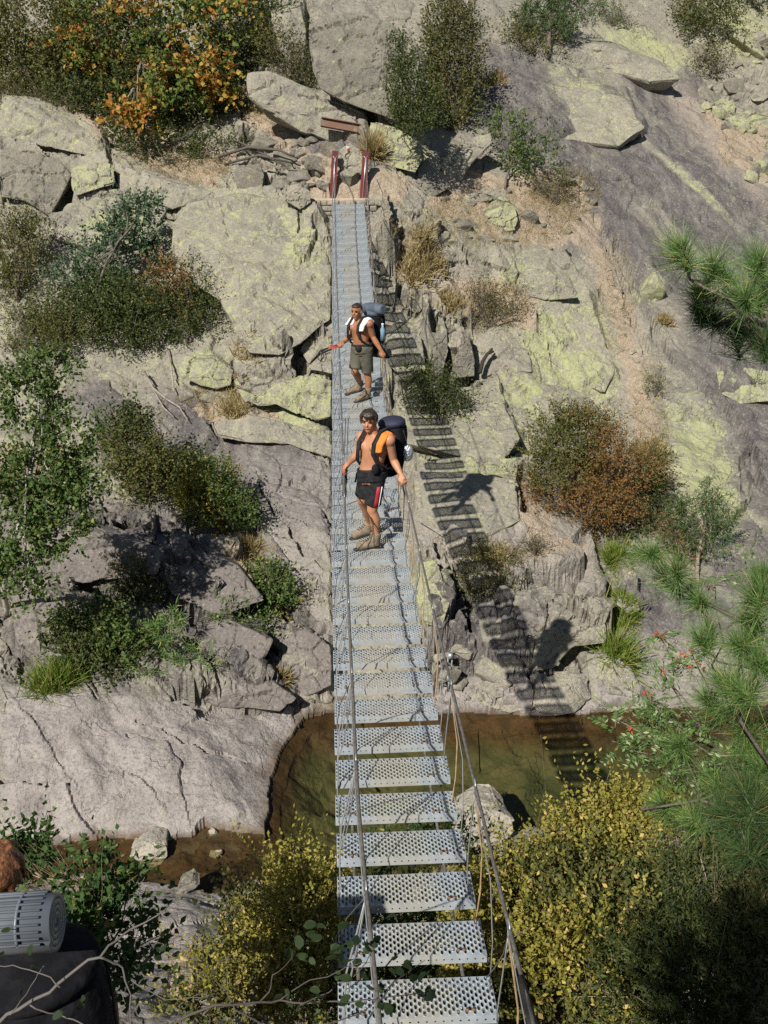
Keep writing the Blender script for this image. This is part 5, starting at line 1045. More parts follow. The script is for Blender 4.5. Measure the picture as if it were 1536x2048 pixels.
# ---- grass: single clumps, and the sward nobody could count
def clump(px, py, w, h, kind, label, seed, n=260, t=None, group=None):
    rg = np.random.default_rng(seed); B = hit(px, py + h * .35); tt = float((B - CC) @ fw) if t is None else t; s = tt / FPX
    P = np.repeat(B[None], n, 0) + rg.normal(size=(n, 3)) * (w * .22 * s, w * .18 * s, 0); P[:, 2] = ground(P[:, 0], P[:, 1]) - .01
    D = unit(rg.normal(size=(n, 3)) * .45 + (0, -.15, .8)); root = empty('grass_clump', B)
    leaves_mesh('blades', P, D, h * 1.0 * s, 2.6 * s, LM[kind], root, rg, shape='blade')
    D2 = unit(rg.normal(size=(n, 3)) * .7 + (0, -.3, .35)); leaves_mesh('drooping_blades', P, D2, h * .7 * s, 2.6 * s, LM[kind], root, rg, shape='blade')
    return tag(root, label, 'grass clump', group)
for a in [(95, 1355, 90, 50, 'ggrass', 'yellow green grass clump at the left foot of the cliff', 1), (130, 1340, 60, 50, 'ggrass', 'second green grass clump right of the yellow green one', 2), (1235, 1290, 56, 70, 'ggrass', 'bright hanging grass clump on the ledge over the pool', 3), (1222, 1255, 36, 50, 'ggrass', 'upper part clump of bright grass against the dark gap', 4),
 (1255, 1215, 44, 34, 'ggrass', 'round green cushion of grass on the stepped rock', 5), (1236, 1192, 30, 24, 'ggrass', 'small green tuft above the round cushion', 6), (530, 205, 30, 34, 'grass', 'dry tuft beside the path under the olive bush', 7), (745, 290, 22, 50, 'grass', 'dry yellow grass in the joint left of the lichened block', 8), (565, 1350, 24, 30, 'grass', 'small dry tuft on the dark rock near the waterline', 9),
 (855, 505, 70, 34, 'grass', 'olive dry tussock on the shaded ledge right of the bridge', 10), (820, 540, 80, 30, 'grass', 'spreading dry tussock under the ledge right of the bridge', 11), (905, 600, 60, 24, 'grass', 'flattened bleached tussock left of the cushion shrub', 12), (990, 1105, 60, 22, 'grass', 'bleached grass patch above the low yellow green bush', 13), (850, 965, 50, 22, 'grass', 'bleached grass by the right handrail', 14), (490, 755, 90, 26, 'grass', 'dry grass in front of the green lichened boulder', 15), (470, 815, 90, 26, 'grass', 'dry grass along the ledge under the rounded rock', 16),
 (1330, 640, 26, 20, 'grass', 'dry tuft in the upper runnel', 17), (1300, 900, 60, 40, 'grass', 'straw coloured tussock at the bottom of the runnel', 18), (1310, 960, 40, 36, 'grass', 'straw tussock under the runnel beside the thicket', 19), (20, 960, 70, 30, 'grass', 'straw patch behind the pale green tree', 20), (500, 1100, 40, 40, 'grass', 'bleached grass hanging under the fresh green bush', 21), (1225, 1110, 40, 40, 'ggrass', 'grass in the gully between the ledge and the near pine', 22), (880, 155, 40, 20, 'grass', 'dry tuft below the tall brownish shrub', 23), (990, 155, 40, 16, 'grass', 'yellow tuft on the dark slab left of the small pine', 24)]:
    clump(*a)
def sward(name, label, polys, n, kind, h, seed, wd=.008):
    rg = np.random.default_rng(seed); P = []
    for (cx, cy, rx, ry), k in zip(polys, n):
        for i in range(k):
            r_ = math.sqrt(rg.uniform()); a_ = rg.uniform(0, 6.283); P.append(hit_fast(cx + rx * r_ * math.cos(a_), cy + ry * r_ * math.sin(a_)))
    P = np.array(P); q = 6; P = np.repeat(P, q, 0) + rg.normal(size=(len(P) * q, 3)) * (.05, .05, 0); P[:, 2] = ground(P[:, 0], P[:, 1]) - .01
    D = unit(rg.normal(size=P.shape) * .5 + (0, -.15, .6)); root = None
    V = leaves_mesh(name, P, D, h, wd, LM[kind], None, rg, shape='blade'); return tag(V, label, 'grass', kind='stuff')
def hit_fast(px, py):
    r = ray(px, py); T = _T[::6]; P = CC[None, :] + r[None, :] * T[:, None]; g_ = ground(P[:, 0], P[:, 1]); k = np.argmax(P[:, 2] < g_); return P[k]
sward('dry_grass', 'dry straw coloured grass scattered over the soil of the far bank', [(1000, 440, 160, 60), (1130, 390, 70, 50), (1230, 600, 40, 120), (1300, 830, 40, 120), (340, 340, 120, 40), (80, 180, 120, 30), (540, 230, 50, 40), (980, 620, 80, 50), (820, 520, 60, 40), (460, 800, 110, 30), (1010, 1110, 80, 20), (60, 940, 90, 40), (700, 300, 60, 30), (1480, 300, 60, 40), (500, 1120, 50, 40), (1400, 100, 120, 40)],
      [900, 420, 260, 260, 620, 420, 160, 260, 300, 320, 130, 260, 90, 80, 160, 120], 'grass', .16, 31)
sward('green_grass', 'short green grass in the damp gaps of the right bank', [(1230, 1130, 40, 50), (1240, 1260, 40, 60), (1500, 1330, 90, 60), (110, 1370, 70, 20), (1100, 1860, 350, 120), (760, 1900, 200, 80)], [160, 140, 80, 60, 900, 300], 'ggrass', .16, 32)
# ================================================================ NEAR BANK PLANTS
def ground_under(p): q = np.array(p, float); q[2] = ground(q[0], q[1]) - .05; return q
plant('box_shrub', 'large yellowing box bush right of the nearest treads', 'shrub', [(975, 1840, 60, 70, .2), (1070, 1780, 90, 66, .4), (1150, 1720, 80, 56, .8), (1210, 1670, 60, 44, .7), (1210, 1780, 120, 90, .2), (1060, 1850, 140, 110, -.2), (1180, 1900, 120, 110, -.6), (985, 1930, 80, 110, -.6), (1110, 2010, 160, 60, -.8), (1290, 1640, 70, 44, .6)],
      'box', base=(1100, 1950), t=6.9, seed=60, dens=.17, leaf=(9.5, 5.8), twig=(34, 80), per=14, up=.7, stems=30, stem_r=.022, shell=.5, gap=.4, twigs=330, bark=m_twig, second=('olive', 2.2, .2))
plant('box_shrub', 'yellowing box bush left of the nearest treads', 'shrub', [(575, 1780, 34, 60, .4), (640, 1790, 40, 50, .3), (520, 1850, 66, 56, .2), (610, 1880, 80, 80, 0), (500, 1950, 80, 70, -.2), (620, 1990, 90, 60, -.4), (420, 2010, 60, 40, -.3)],
      'box', base=(560, 1980), t=6.6, seed=61, dens=.16, leaf=(9.5, 5.5), twig=(34, 84), per=14, up=.9, stems=20, stem_r=.018, shell=.45, gap=.35, twigs=160, bark=m_twig, second=('olive', 2.4, .1))
plant('broadleaf_sapling', 'glossy green sapling rising at the lower left beside the rolled mat', 'tree', [(60, 1735, 40, 34, .3), (25, 1745, 24, 50, .3), (100, 1700, 22, 26, .3), (175, 1790, 36, 50, .1), (210, 1850, 40, 40, 0), (236, 1775, 28, 34, .2), (150, 1900, 50, 46, -.2), (290, 1880, 34, 36, 0), (215, 1960, 56, 44, -.3), (190, 1740, 18, 26, .2)],
      'sap', base=(230, 2030), t=4.7, seed=62, dens=.065, leaf=(17, 10), twig=(34, 70), per=8, up=.8, stems=16, stem_r=.018, shell=.3, gap=.5, twigs=110, bark=mat('ochre_bark', (.30, .22, .12), .8, noise=(18, (.14, .12, .08), .4, .6)), trunk=[(228, 1990, -.2), (200, 1900, 0), (190, 1790, .1)])
plant('shrub', 'dark shaded juniper thicket in the lower right corner', 'shrub', [(1380, 1790, 110, 90, .2), (1480, 1720, 90, 80, .2), (1420, 1930, 140, 110, -.3), (1290, 1960, 90, 90, -.4), (1500, 2000, 100, 80, -.6), (1520, 1850, 60, 80, -.2)],
      'dark', base=(1420, 1980), t=6.2, seed=63, dens=.13, leaf=(11, 3.4), twig=(30, 70), per=12, up=.5, stems=18, shell=.3, gap=.2, twigs=120, bark=m_twig, second=('heath', 1.6, .15))
plant('shrub', 'shadowed green undergrowth below the first treads', 'shrub', [(790, 1640, 40, 14), (830, 1720, 90, 26), (900, 1690, 70, 30), (760, 1860, 120, 40), (880, 1900, 80, 60), (720, 1990, 140, 60)],
      'sap', base=(800, 1960), t=8.6, seed=64, dens=.10, leaf=(11, 5), twig=(24, 60), per=9, stems=10, gap=.4)
# near pine: trunk outside the right edge, limbs reaching into the picture
def needles(tufts, rg, n=120, wpx=2.2):
    P = []; D = []; L = []; W_ = []
    for (c, d, r, t) in tufts:
        k = n; s = rg.uniform(0, 1, k)[:, None]; p = c + d * (s - .75) * r * .9 + rg.normal(size=(k, 3)) * .006
        dd = unit(d * (.25 + .9 * s) + unit(rg.normal(size=(k, 3))) * .85); P.append(p); D.append(dd); L.append(np.full(k, r)); W_.append(np.full(k, wpx * t / FPX))
    return np.concatenate(P), np.concatenate(D), np.concatenate(L), np.concatenate(W_)
def near_pine(label, tufts_px, trunk, limbs, kind, seed, dark=()):
    rg = np.random.default_rng(seed); B = ground_under(at(*trunk[0])); root = empty('pine_tree', B); tag(root, label, 'tree'); Bl = np.array(root.location)
    T1 = []; shoots = []; 
    for x, y, r, t in tufts_px:
        for q in range(2):
            tt = t + rg.uniform(-.25, .25); c = at(x + rg.uniform(-.35, .35) * r * q, y + rg.uniform(-.35, .35) * r * q, tt); d = unit(np.array((-.45, -.1, .75)) + rg.normal(size=3) * .35); T1.append((c, d, r * .95 * tt / FPX, tt))
    P, D, L, W_ = needles(T1, rg, 270, 1.35); leaves_mesh('needles', P, D, L, W_, LM[kind], root, rg, shape='blade')
    mb = MB(); pts = [B] + [at(*p) for p in trunk]; mb.tube([p - Bl for p in pts], list(np.linspace(.10, .04, len(pts))), 8); mb.build('trunk', m_bark, root)
    mb = MB(); trunkpts = pts[1:]; ends = []
    for lb in limbs:
        Q = [at(*p) for p in lb]; mb.tube([q - Bl for q in Q], list(np.linspace(.016, .006, len(Q))), 6); ends += Q
        tp = min(trunkpts, key=lambda p: np.linalg.norm(p - Q[0])); mb.tube([q - Bl for q in bezier(tp, Q[0], rg, .05, 5)], .02, 6)
    for c, d, r, t in T1:
        e = min(ends, key=lambda p: np.linalg.norm(p - c)); mb.tube([q - Bl for q in bezier(e, c - d * r * .4, rg, .12, 6)], [.006, .006, .005, .005, .005, .004], 5); mb.tube([c - d * r * .7 - Bl, c + d * r * .3 - Bl], [.006, .004], 5)
    mb.build('branches', m_bark, root); return root
near_pine('near pine bough of long green needles reaching in at the middle of the right edge', [(1368, 505, 62, 5.0), (1440, 545, 64, 5.1), (1512, 530, 66, 5.2), (1400, 590, 48, 5.2), (1490, 600, 60, 5.1), (1536, 590, 60, 5.2)], [(1660, 1200, 5.6), (1670, 620, 5.5), (1665, 300, 5.5)],
          [[(1536, 655, 5.2), (1480, 625, 5.1), (1440, 590, 5.05), (1380, 560, 5.0)]], 'pine', 71)
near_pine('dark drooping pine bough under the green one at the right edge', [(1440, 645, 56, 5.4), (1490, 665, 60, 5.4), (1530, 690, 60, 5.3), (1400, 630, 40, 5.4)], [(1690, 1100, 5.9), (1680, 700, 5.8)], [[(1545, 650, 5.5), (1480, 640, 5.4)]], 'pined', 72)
near_pine('young pine with many bright needle tufts along the lower right edge', [(1292, 1105, 50, 6.2), (1336, 1165, 60, 6.1), (1388, 1195, 50, 6.1), (1418, 1268, 52, 6.0), (1475, 1290, 56, 5.9), (1508, 1190, 76, 5.9), (1500, 1250, 66, 6.0), (1530, 1330, 66, 5.8), (1445, 1365, 60, 5.9), (1500, 1390, 66, 5.8),
          (1360, 1490, 48, 6.3), (1415, 1400, 50, 6.2), (1420, 1560, 54, 6.2), (1500, 1480, 66, 6.0), (1530, 1150, 50, 6.0), (1330, 1620, 50, 6.4), (1390, 1640, 56, 6.2), (1536, 1540, 60, 6.0)],
          [(1640, 1900, 6.2), (1650, 1500, 6.1), (1655, 1150, 6.1)], [[(1560, 1300, 6.0), (1480, 1240, 6.0), (1400, 1200, 6.1), (1345, 1180, 6.15)], [(1560, 1560, 6.0), (1480, 1440, 5.9), (1478, 1330, 5.9)], [(1560, 1440, 6.0), (1430, 1370, 6.0)], [(1580, 1660, 6.2), (1400, 1600, 6.3), (1280, 1620, 6.5)]], 'pine', 73)
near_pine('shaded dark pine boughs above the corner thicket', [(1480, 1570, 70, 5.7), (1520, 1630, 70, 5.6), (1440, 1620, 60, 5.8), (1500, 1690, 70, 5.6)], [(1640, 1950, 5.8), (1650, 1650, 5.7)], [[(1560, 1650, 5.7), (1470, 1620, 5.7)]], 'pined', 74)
# rowan with feathered leaves and red berries
def rowan(label, spots, seed, base, t):
    rg = np.random.default_rng(seed); B = ground_under(at(base[0], base[1], t)); root = empty('rowan_tree', B); tag(root, label, 'tree'); Bl = np.array(root.location); P = []; D = []; mb = MB()
    for x, y, rx, ry, k in spots:
        for i in range(max(3, int(k * .65))):
            a = rg.uniform(0, 6.28); q = math.sqrt(rg.uniform()); tt = t + rg.uniform(-.35, .35); c = at(x + rx * q * math.cos(a), y + ry * q * math.sin(a), tt); ax = unit(rg.normal(size=3) * (1, 1, .45) + (-.3, 0, .1)); nrm = unit(rg.normal(size=3) * .4 + (0, -.2, 1)); sd = unit(np.cross(ax, nrm)); L = rg.uniform(.09, .15)
            for j in range(7):
                b = c + ax * L * j / 7 - np.array((0, 0, .02)) * (j / 7) ** 2
                for s in (-1, 1): P.append(b); D.append(unit(sd * s + ax * .45))
            P.append(c + ax * L); D.append(ax); mb.tube([c - Bl, c + ax * L - Bl], .0014, 3, False)
    P = np.array(P); D = np.array(D); leaves_mesh('leaflets', P, D, .042, .016, LM['fern'], root, rg)
    for x, y, rx, ry, k in spots:
        mid = at(x, y, t); mb.tube([q - Bl for q in bezier(at(1500, 1560, t + .1), mid, rg, .06, 8)], list(np.linspace(.010, .004, 8)), 5)
        for i in range(5): mb.tube([q - Bl for q in bezier(mid, at(x + rg.uniform(-1, 1) * rx, y + rg.uniform(-1, 1) * ry, t), rg, .1, 5)], .003, 4)
    mb.tube([q - Bl for q in bezier(B, at(1500, 1560, t + .1), rg, .05, 8)], .02, 6); mb.build('branches', m_bark, root)
    return root
row = rowan('rowan with feathered bright green leaves and red berries over the pool at the right', [(1232, 1438, 26, 22, 12), (1290, 1430, 40, 30, 26), (1340, 1440, 50, 36, 34), (1400, 1470, 80, 46, 46), (1260, 1500, 40, 34, 24), (1320, 1505, 60, 34, 34), (1350, 1550, 60, 26, 22), (1320, 1272, 30, 12, 8), (1380, 1300, 50, 22, 14), (1325, 1345, 40, 34, 16), (1430, 1170, 50, 14, 8), (1490, 1110, 30, 20, 7), (1450, 1530, 80, 40, 26), (1500, 1460, 50, 50, 18), (1300, 1400, 30, 14, 6)], 75, (1560, 1800), 6.6)
m_berry = mat('red_berries', (.42, .075, .03), .5); rg_ = np.random.default_rng(5); Bl = np.array(row.location)
for x, y in [(1353, 1322), (1330, 1345), (1312, 1268), (1262, 1456), (1305, 1440), (1382, 1302), (1328, 1276), (1366, 1310), (1395, 1325), (1408, 1340), (1380, 1335), (1420, 1175), (1304, 1392), (1290, 1385), (1400, 1320), (1265, 1470)]:
    mb = MB(); c = at(x, y, 6.5)
    for i in range(9): mb.ball(c + rg_.normal(size=3) * .011 - Bl, .006, 6, 4)
    mb.build('berry_cluster', m_berry, row)
# branches close in front of the viewer, shade painted into their leaf colour
def near_branch(label, paths, leafspots, t, seed, nleaf=5, lsize=(26, 20), bark=m_dtwig, k_=.72):
    rg = np.random.default_rng(seed); P0 = at(paths[0][0][0], paths[0][0][1], t); root = empty('overhanging_branch', P0); tag(root, label, 'branch'); Bl = np.array(root.location); mb = MB()
    for pth in paths:
        w0 = pth[0][2]; w1 = pth[-1][2]; Q = []
        pts = [at(x, y, t + rg.uniform(-.04, .04)) for x, y, _ in pth]
        for i in range(len(pts) - 1): Q += list(bezier(pts[i], pts[i + 1], rg, .07, 6))[:-1]
        Q.append(pts[-1]); mb.tube([q - Bl for q in Q], list(np.linspace(w0, w1, len(Q)) * k_ * t / FPX / 2), 6)
    mb.build('stem', bark, root); P = []; D = []
    for x, y, rr in leafspots:
        for i in range(nleaf): P.append(at(x + rg.uniform(-rr, rr), y + rg.uniform(-rr, rr), t + rg.uniform(-.06, .06))); D.append(unit(rg.normal(size=3) * (1, .5, .8)))
    if P:
        P = np.array(P); D = np.array(D); n = len(P); L = (lsize[0] * t / FPX) * rg.uniform(.7, 1.2, (n, 1)); W_ = L * lsize[1] / lsize[0]
        sd = unit(np.cross(D, rg.normal(size=(n, 3)))); nr = np.cross(sd, D); k = [(0, 0), (.25, .42), (.6, .46), (.9, .22), (1, 0), (.9, -.22), (.6, -.46), (.25, -.42)]
        V = np.stack([P + D * L * a + sd * W_ * b + nr * W_ * abs(b) * .35 for a, b in k], 1).reshape(-1, 3); leaves = npmesh('leaves', V - Bl, np.arange(8 * n).reshape(n, 8), LM['silh'], root, False, {'rnd': ('FACE', rg.uniform(0, 1, n))})
    return root
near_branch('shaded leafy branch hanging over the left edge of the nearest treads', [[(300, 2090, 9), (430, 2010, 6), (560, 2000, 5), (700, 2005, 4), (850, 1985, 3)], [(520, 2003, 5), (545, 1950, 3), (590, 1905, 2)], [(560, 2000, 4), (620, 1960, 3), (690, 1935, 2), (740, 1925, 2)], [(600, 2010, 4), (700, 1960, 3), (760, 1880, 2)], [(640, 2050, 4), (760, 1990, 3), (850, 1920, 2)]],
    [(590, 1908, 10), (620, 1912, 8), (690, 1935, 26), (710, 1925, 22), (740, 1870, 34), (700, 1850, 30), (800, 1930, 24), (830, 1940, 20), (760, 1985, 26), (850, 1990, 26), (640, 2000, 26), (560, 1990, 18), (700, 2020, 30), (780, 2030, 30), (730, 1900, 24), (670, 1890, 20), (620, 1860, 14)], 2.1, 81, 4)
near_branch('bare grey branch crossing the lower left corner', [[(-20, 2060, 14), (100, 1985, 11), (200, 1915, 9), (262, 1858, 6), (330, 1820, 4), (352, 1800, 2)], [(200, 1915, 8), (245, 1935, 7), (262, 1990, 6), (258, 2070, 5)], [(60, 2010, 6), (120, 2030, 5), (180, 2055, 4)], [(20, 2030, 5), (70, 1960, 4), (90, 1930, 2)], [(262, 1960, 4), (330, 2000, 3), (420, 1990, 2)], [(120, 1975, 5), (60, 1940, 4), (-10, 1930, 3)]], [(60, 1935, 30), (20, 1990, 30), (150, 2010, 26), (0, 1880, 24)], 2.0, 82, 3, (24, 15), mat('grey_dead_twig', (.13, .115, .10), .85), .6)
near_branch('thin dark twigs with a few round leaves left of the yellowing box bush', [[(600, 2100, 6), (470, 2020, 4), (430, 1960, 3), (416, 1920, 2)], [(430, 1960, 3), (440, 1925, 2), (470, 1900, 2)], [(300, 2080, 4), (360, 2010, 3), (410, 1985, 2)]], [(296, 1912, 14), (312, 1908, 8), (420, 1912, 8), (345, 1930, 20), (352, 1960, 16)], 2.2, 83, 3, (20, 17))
# tree behind the viewer whose crown shades the nearest corner
rgc = np.random.default_rng(9); cr_root = empty('shade_tree', ground_under((-3.6, -3.6, 0))); tag(cr_root, 'leafy tree on the bank behind the viewpoint, outside the picture', 'tree')
lob = [(np.array((-2.2, -3.1, CAMZ + 2.5)), (.62, .5, .5)), (np.array((-2.6, -3.5, CAMZ + 2.9)), (.6, .6, .6))]
P, D, a, b = crown(lob, 700, rgc, .1, .2, (.12, .3), 7, .2); leaves_mesh('foliage', P, D, .09, .06, LM['green'], cr_root, rgc)
mb = MB(); Bl = np.array(cr_root.location)
for c, r in lob: mb.tube([q - Bl for q in bezier(Bl, c, rgc, .06, 8)], list(np.linspace(.11, .02, 8)), 7)
mb.build('trunk', m_bark, cr_root)
# ================================================================ PEOPLE
def fuse(mb, name, material, parent, voxel=.008, smooth=4, disp=None):
    """closed pieces grown into one continuous surface"""
    me = bpy.data.meshes.new('tmp'); me.from_pydata(mb.v, [], mb.f); me.update(); o = bpy.data.objects.new('tmp', me); C.objects.link(o)
    bm = bmesh.new(); bm.from_mesh(me); bmesh.ops.recalc_face_normals(bm, faces=bm.faces[:]); bm.to_mesh(me); bm.free()
    r = o.modifiers.new('r', 'REMESH'); r.mode = 'VOXEL'; r.voxel_size = voxel; s = o.modifiers.new('s', 'SMOOTH'); s.factor = .5; s.iterations = smooth
    dg = bpy.context.evaluated_depsgraph_get(); dg.update(); m2 = bpy.data.meshes.new_from_object(o.evaluated_get(dg), depsgraph=dg); bpy.data.objects.remove(o)
    m2.name = name; m2.materials.clear(); m2.materials.append(material); m2.polygons.foreach_set('use_smooth', [True] * len(m2.polygons))
    q = bpy.data.objects.new(name, m2); C.objects.link(q); q.parent = parent; q.location = -parent.location
    return q
def nearest_rail(side, px, py):
    ys = np.linspace(4, 20, 800); P = np.array([rail(side, y) for y in ys]); a, b, _ = project(P); return P[np.argmin((a - px) ** 2 + (b - py) ** 2)]
def deck_at(px, py):
    ys = np.linspace(3, 25, 2200); best = None
    for y in ys:
        p = atY(px, py, y)
        if p[2] <= deckH(y) + .005 - math.tan(-0) * 0 + p[0] * math.tan(deckRoll(y)): return p
    return p
def ring(c, ax, f, rx, ry, n=20, e=2.3):
    c = np.asarray(c, float); out = []
    for k in range(n):
        a = 2 * math.pi * k / n; co, si = math.cos(a), math.sin(a)
        out.append(c + ax * rx * math.copysign(abs(co) ** (2 / e), co) + f * ry * math.copysign(abs(si) ** (2 / e), si))
    return np.array(out)
m_skin = mat('tanned_skin', (.50, .245, .135), .5, noise=(9, (.42, .19, .10), .4, .65), spec=.4); m_skin2 = mat('bronzed_skin', (.36, .165, .085), .5, noise=(9, (.29, .125, .06), .4, .65), spec=.4)
m_lip = mat('lips', (.36, .10, .08), .5); m_eye = mat('eye', (.03, .02, .015), .3); m_hair = mat('dark_brown_hair', (.022, .015, .011), .45, noise=(60, (.05, .035, .025), .4, .6), bump=(90, .8, .006)); m_rhair = mat('red_brown_hair', (.12, .045, .018), .5, noise=(70, (.26, .11, .045), .4, .6), bump=(90, 1, .006))
m_black = mat('black_fabric', (.014, .014, .016), .8, noise=(20, (.028, .028, .03), .4, .6), bump=(14, .8, .02), spec=.2); m_blackp = mat('black_pack_cloth', (.008, .008, .010), .9, noise=(12, (.015, .015, .018), .4, .6), bump=(14, .8, .02), spec=.12)
m_orange = mat('orange_cloth', (.72, .22, .035), .85, bump=(16, .6, .012)); m_white = mat('white_towel', (.76, .75, .72), .9, bump=(24, .7, .01)); m_olive = mat('olive_shorts_cloth', (.085, .082, .058), .85, noise=(6, (.115, .11, .08), .4, .6), bump=(12, .7, .015))
m_boot = mat('tan_suede_boot', (.26, .205, .14), .9, noise=(22, (.18, .14, .095), .4, .6), bump=(50, .6, .004)); m_sole = mat('dark_boot_sole', (.03, .028, .025), .8); m_sock = mat('grey_sock', (.10, .10, .10), .9); m_bluep = mat('slate_blue_pack_cloth', (.055, .075, .105), .7, noise=(8, (.09, .11, .14), .4, .6), bump=(14, .7, .015))
m_redc = mat('red_cloth', (.42, .02, .03), .7); m_silver = mat('silver_bag', (.55, .58, .62), .3, .7, bump=(30, 1, .02)); m_wht = mat('white_piping', (.7, .7, .7), .7); m_bottle = mat('blue_bottle', (.20, .33, .42), .15); m_redg = mat('red_pole_grip', (.5, .03, .02), .5)
UP = np.array((0, 0, 1.))
def hand(mb, wr, tip, curl_dir, side):
    """palm, thumb and four curled fingers closing round the cable below"""
    wr = np.asarray(wr); d = unit(tip - wr); cd = unit(curl_dir - d * (curl_dir @ d)); lat = np.cross(d, cd)
    mb.tube([wr, wr + d * .035, wr + d * .085], [.026, .032, .030], 10); 
    for i, (o, L) in enumerate(((-.030, .070), (-.010, .078), (.010, .073), (.029, .060))):
        b = wr + d * .075 + lat * o; mb.tube([b, b + d * L * .42 + cd * .008, b + d * L * .55 + cd * .035, b + d * L * .25 + cd * .052], [.0115, .011, .010, .009], 7)
    s = -side; b = wr + d * .03 + lat * .026 * s; mb.tube([b, b + lat * .022 * s + d * .028 + cd * .014, b + lat * .012 * s + d * .055 + cd * .034], [.014, .012, .010], 7)
def person(label, J, feet, fd, hd, skin, hair, hairlen, feetmat=m_boot, group=None, voxel=.0085):
    root = empty('person', feet['origin']); tag(root, label, 'person', group); g = lambda k: np.asarray(J[k], float)
    mb = MB(); f = unit(np.array(fd, float)); lat = unit(g('shL') - g('shR')); lat_h = unit(g('hipL') - g('hipR')); fh_ = unit(np.cross(lat, UP)); fh_ = fh_ if fh_ @ f > 0 else -fh_; fhh = unit(np.cross(lat_h, UP)); fhh = fhh if fhh @ f > 0 else -fhh
    shm = (g('shL') + g('shR')) / 2; nk = g('neck'); wa = g('waist'); hp = (g('hipL') + g('hipR')) / 2; sw = np.linalg.norm(g('shL') - g('shR')) / 2
    R_ = [ring(nk + UP * .00, lat, fh_, .062, .062), ring(shm + UP * .035, lat, fh_, sw * .72, .080), ring(shm - UP * .03, lat, fh_, sw * .93, .105), ring(shm * .72 + wa * .28, lat, fh_, sw * .92, .120), ring(shm * .45 + wa * .55, lat, fh_, .155, .112), ring(wa, lat, fhh, .140, .100), ring(hp + UP * .02, lat_h, fhh, .165, .112), ring(hp - UP * .09, lat_h, fhh, .155, .105)]
    mb.loft(R_)
    for s in (-1, 1):   # chest muscles, shoulder blades
        mb.ball(shm * .78 + wa * .22 + lat * s * .085 + fh_ * .085, (.075, .045, .055)); mb.ball(shm * .8 + wa * .2 + lat * s * .09 - fh_ * .075, (.07, .045, .08))
    hc = g('head'); hf = unit(np.array(hd, float)); hl = unit(np.cross(hf, UP)); hu = np.cross(hl, hf); M_ = np.stack([hl, hf, hu], 1)
    mb.tube([nk - UP * .03, nk * .5 + hc * .5 - hf * .012, hc - UP * .03], [.064, .056, .058], 12)
    hb = lambda x, y, z: hc + M_ @ np.array((x, y, z))
    mb.ball(hb(0, -.012, .028), (.076, .096, .092), 18, 12, M_); mb.ball(hb(0, .022, -.035), (.058, .066, .070), 16, 10, M_); mb.ball(hb(0, .050, -.088), (.030, .028, .022), 10, 8, M_); mb.tube([hb(0, .082, .018), hb(0, .103, -.022)], [.009, .015], 8)
    for s in (-1, 1): mb.ball(hb(s * .078, -.008, -.008), (.012, .020, .032), 8, 6, M_); mb.ball(hb(s * .036, .068, -.02), (.022, .018, .018), 8, 6, M_)
    for S, s in (('L', 1), ('R', -1)):
        a, b, c = g('sh' + S), g('el' + S), g('wr' + S); mb.ball(a + lat * s * .008, (.068, .066, .068))
        mb.tube([a, a * .6 + b * .4, b], [.060, .053, .042], 12); mb.ball(b, .042, 10, 8); mb.tube([b, b * .65 + c * .35, c], [.041, .044, .027], 12); mb.tube([c, c + (g('ha' + S) - c) * .3], [.027, .028], 10)
        hand(mb, c, g('ha' + S), np.array((0, 0, -1.)) + lat * -.0 * s, s)
        h, k, n_ = g('hip' + S), g('kn' + S), g('an' + S); mb.tube([h, h * .6 + k * .4, k], [.095, .082, .058], 14); mb.ball(k, .058, 10, 8)
        fb = unit(feet['toe' + S] - feet['heel' + S]); mb.tube([k, k * .65 + n_ * .35 - fb * .014, k * .2 + n_ * .8, n_], [.055, .060, .042, .038], 12)
        mb.tube([n_, n_ * .6 + feet['heel' + S] * .4], [.038, .04], 10)
    fuse(mb, 'body', skin, root, voxel, 5)
    for S in 'LR':
        h_, t_, n_ = feet['heel' + S], feet['toe' + S], g('an' + S); d = unit(t_ - h_); sd = unit(np.cross(d, UP)); L = .27; t2 = h_ + d * L
        mb = MB(); mb.loft([ring(n_ * .35 + (h_ + UP * .05 + d * .03) * .65 + UP * .10, d, sd, .062, .050), ring(h_ + d * .055 + UP * .09, d, sd, .068, .048), ring(h_ + d * .07 + UP * .05, d, sd, .085, .046), ring(h_ + d * .07 + UP * .025, d, sd, .09, .046)])
        mb.tube([h_ + d * .05 + UP * .055, h_ + d * .15 + UP * .055, t2 - d * .05 + UP * .045, t2 - d * .02 + UP * .04], [.052, .050, .044, .036], 12)
        b_ = fuse(mb, 'boot', feetmat, root, .009, 4); mb = MB()
        up_ = np.cross(sd, d)
        rs_ = [ring(h_ + d * x + UP * .008, sd, UP, w_, .016, 12) for x, w_ in ((-.012, .02), (.0, .036), (.08, .036), (.17, .047), (.24, .044), (.285, .022))]; mb.loft(rs_); q = mb.build('sole', m_sole, b_)
        mb = MB(); 
        for i in range(4): c_ = h_ + d * (.10 + i * .025) + UP * (.135 - i * .012); mb.tube([c_ - sd * .022, c_ + UP * .006, c_ + sd * .022], .004, 5)
        mb.build('lace', m_black, b_); mb = MB(); mb.tube([n_ + UP * .045, n_ - UP * .01], [.046, .048], 12); mb.build('sock', m_sock, root).location = -root.location
    # face and hair
    for s in (-1, 1):
        mb = MB(); mb.ball(hb(s * .030, .079, .012), (.013, .006, .0065), 8, 6, M_); mb.build('eye', m_eye, root).location = -root.location
        mb = MB(); mb.tube([hb(s * .014, .088, .030), hb(s * .032, .087, .035), hb(s * .052, .072, .030)], [.005, .006, .004], 6); mb.build('eyebrow', hair, root).location = -root.location
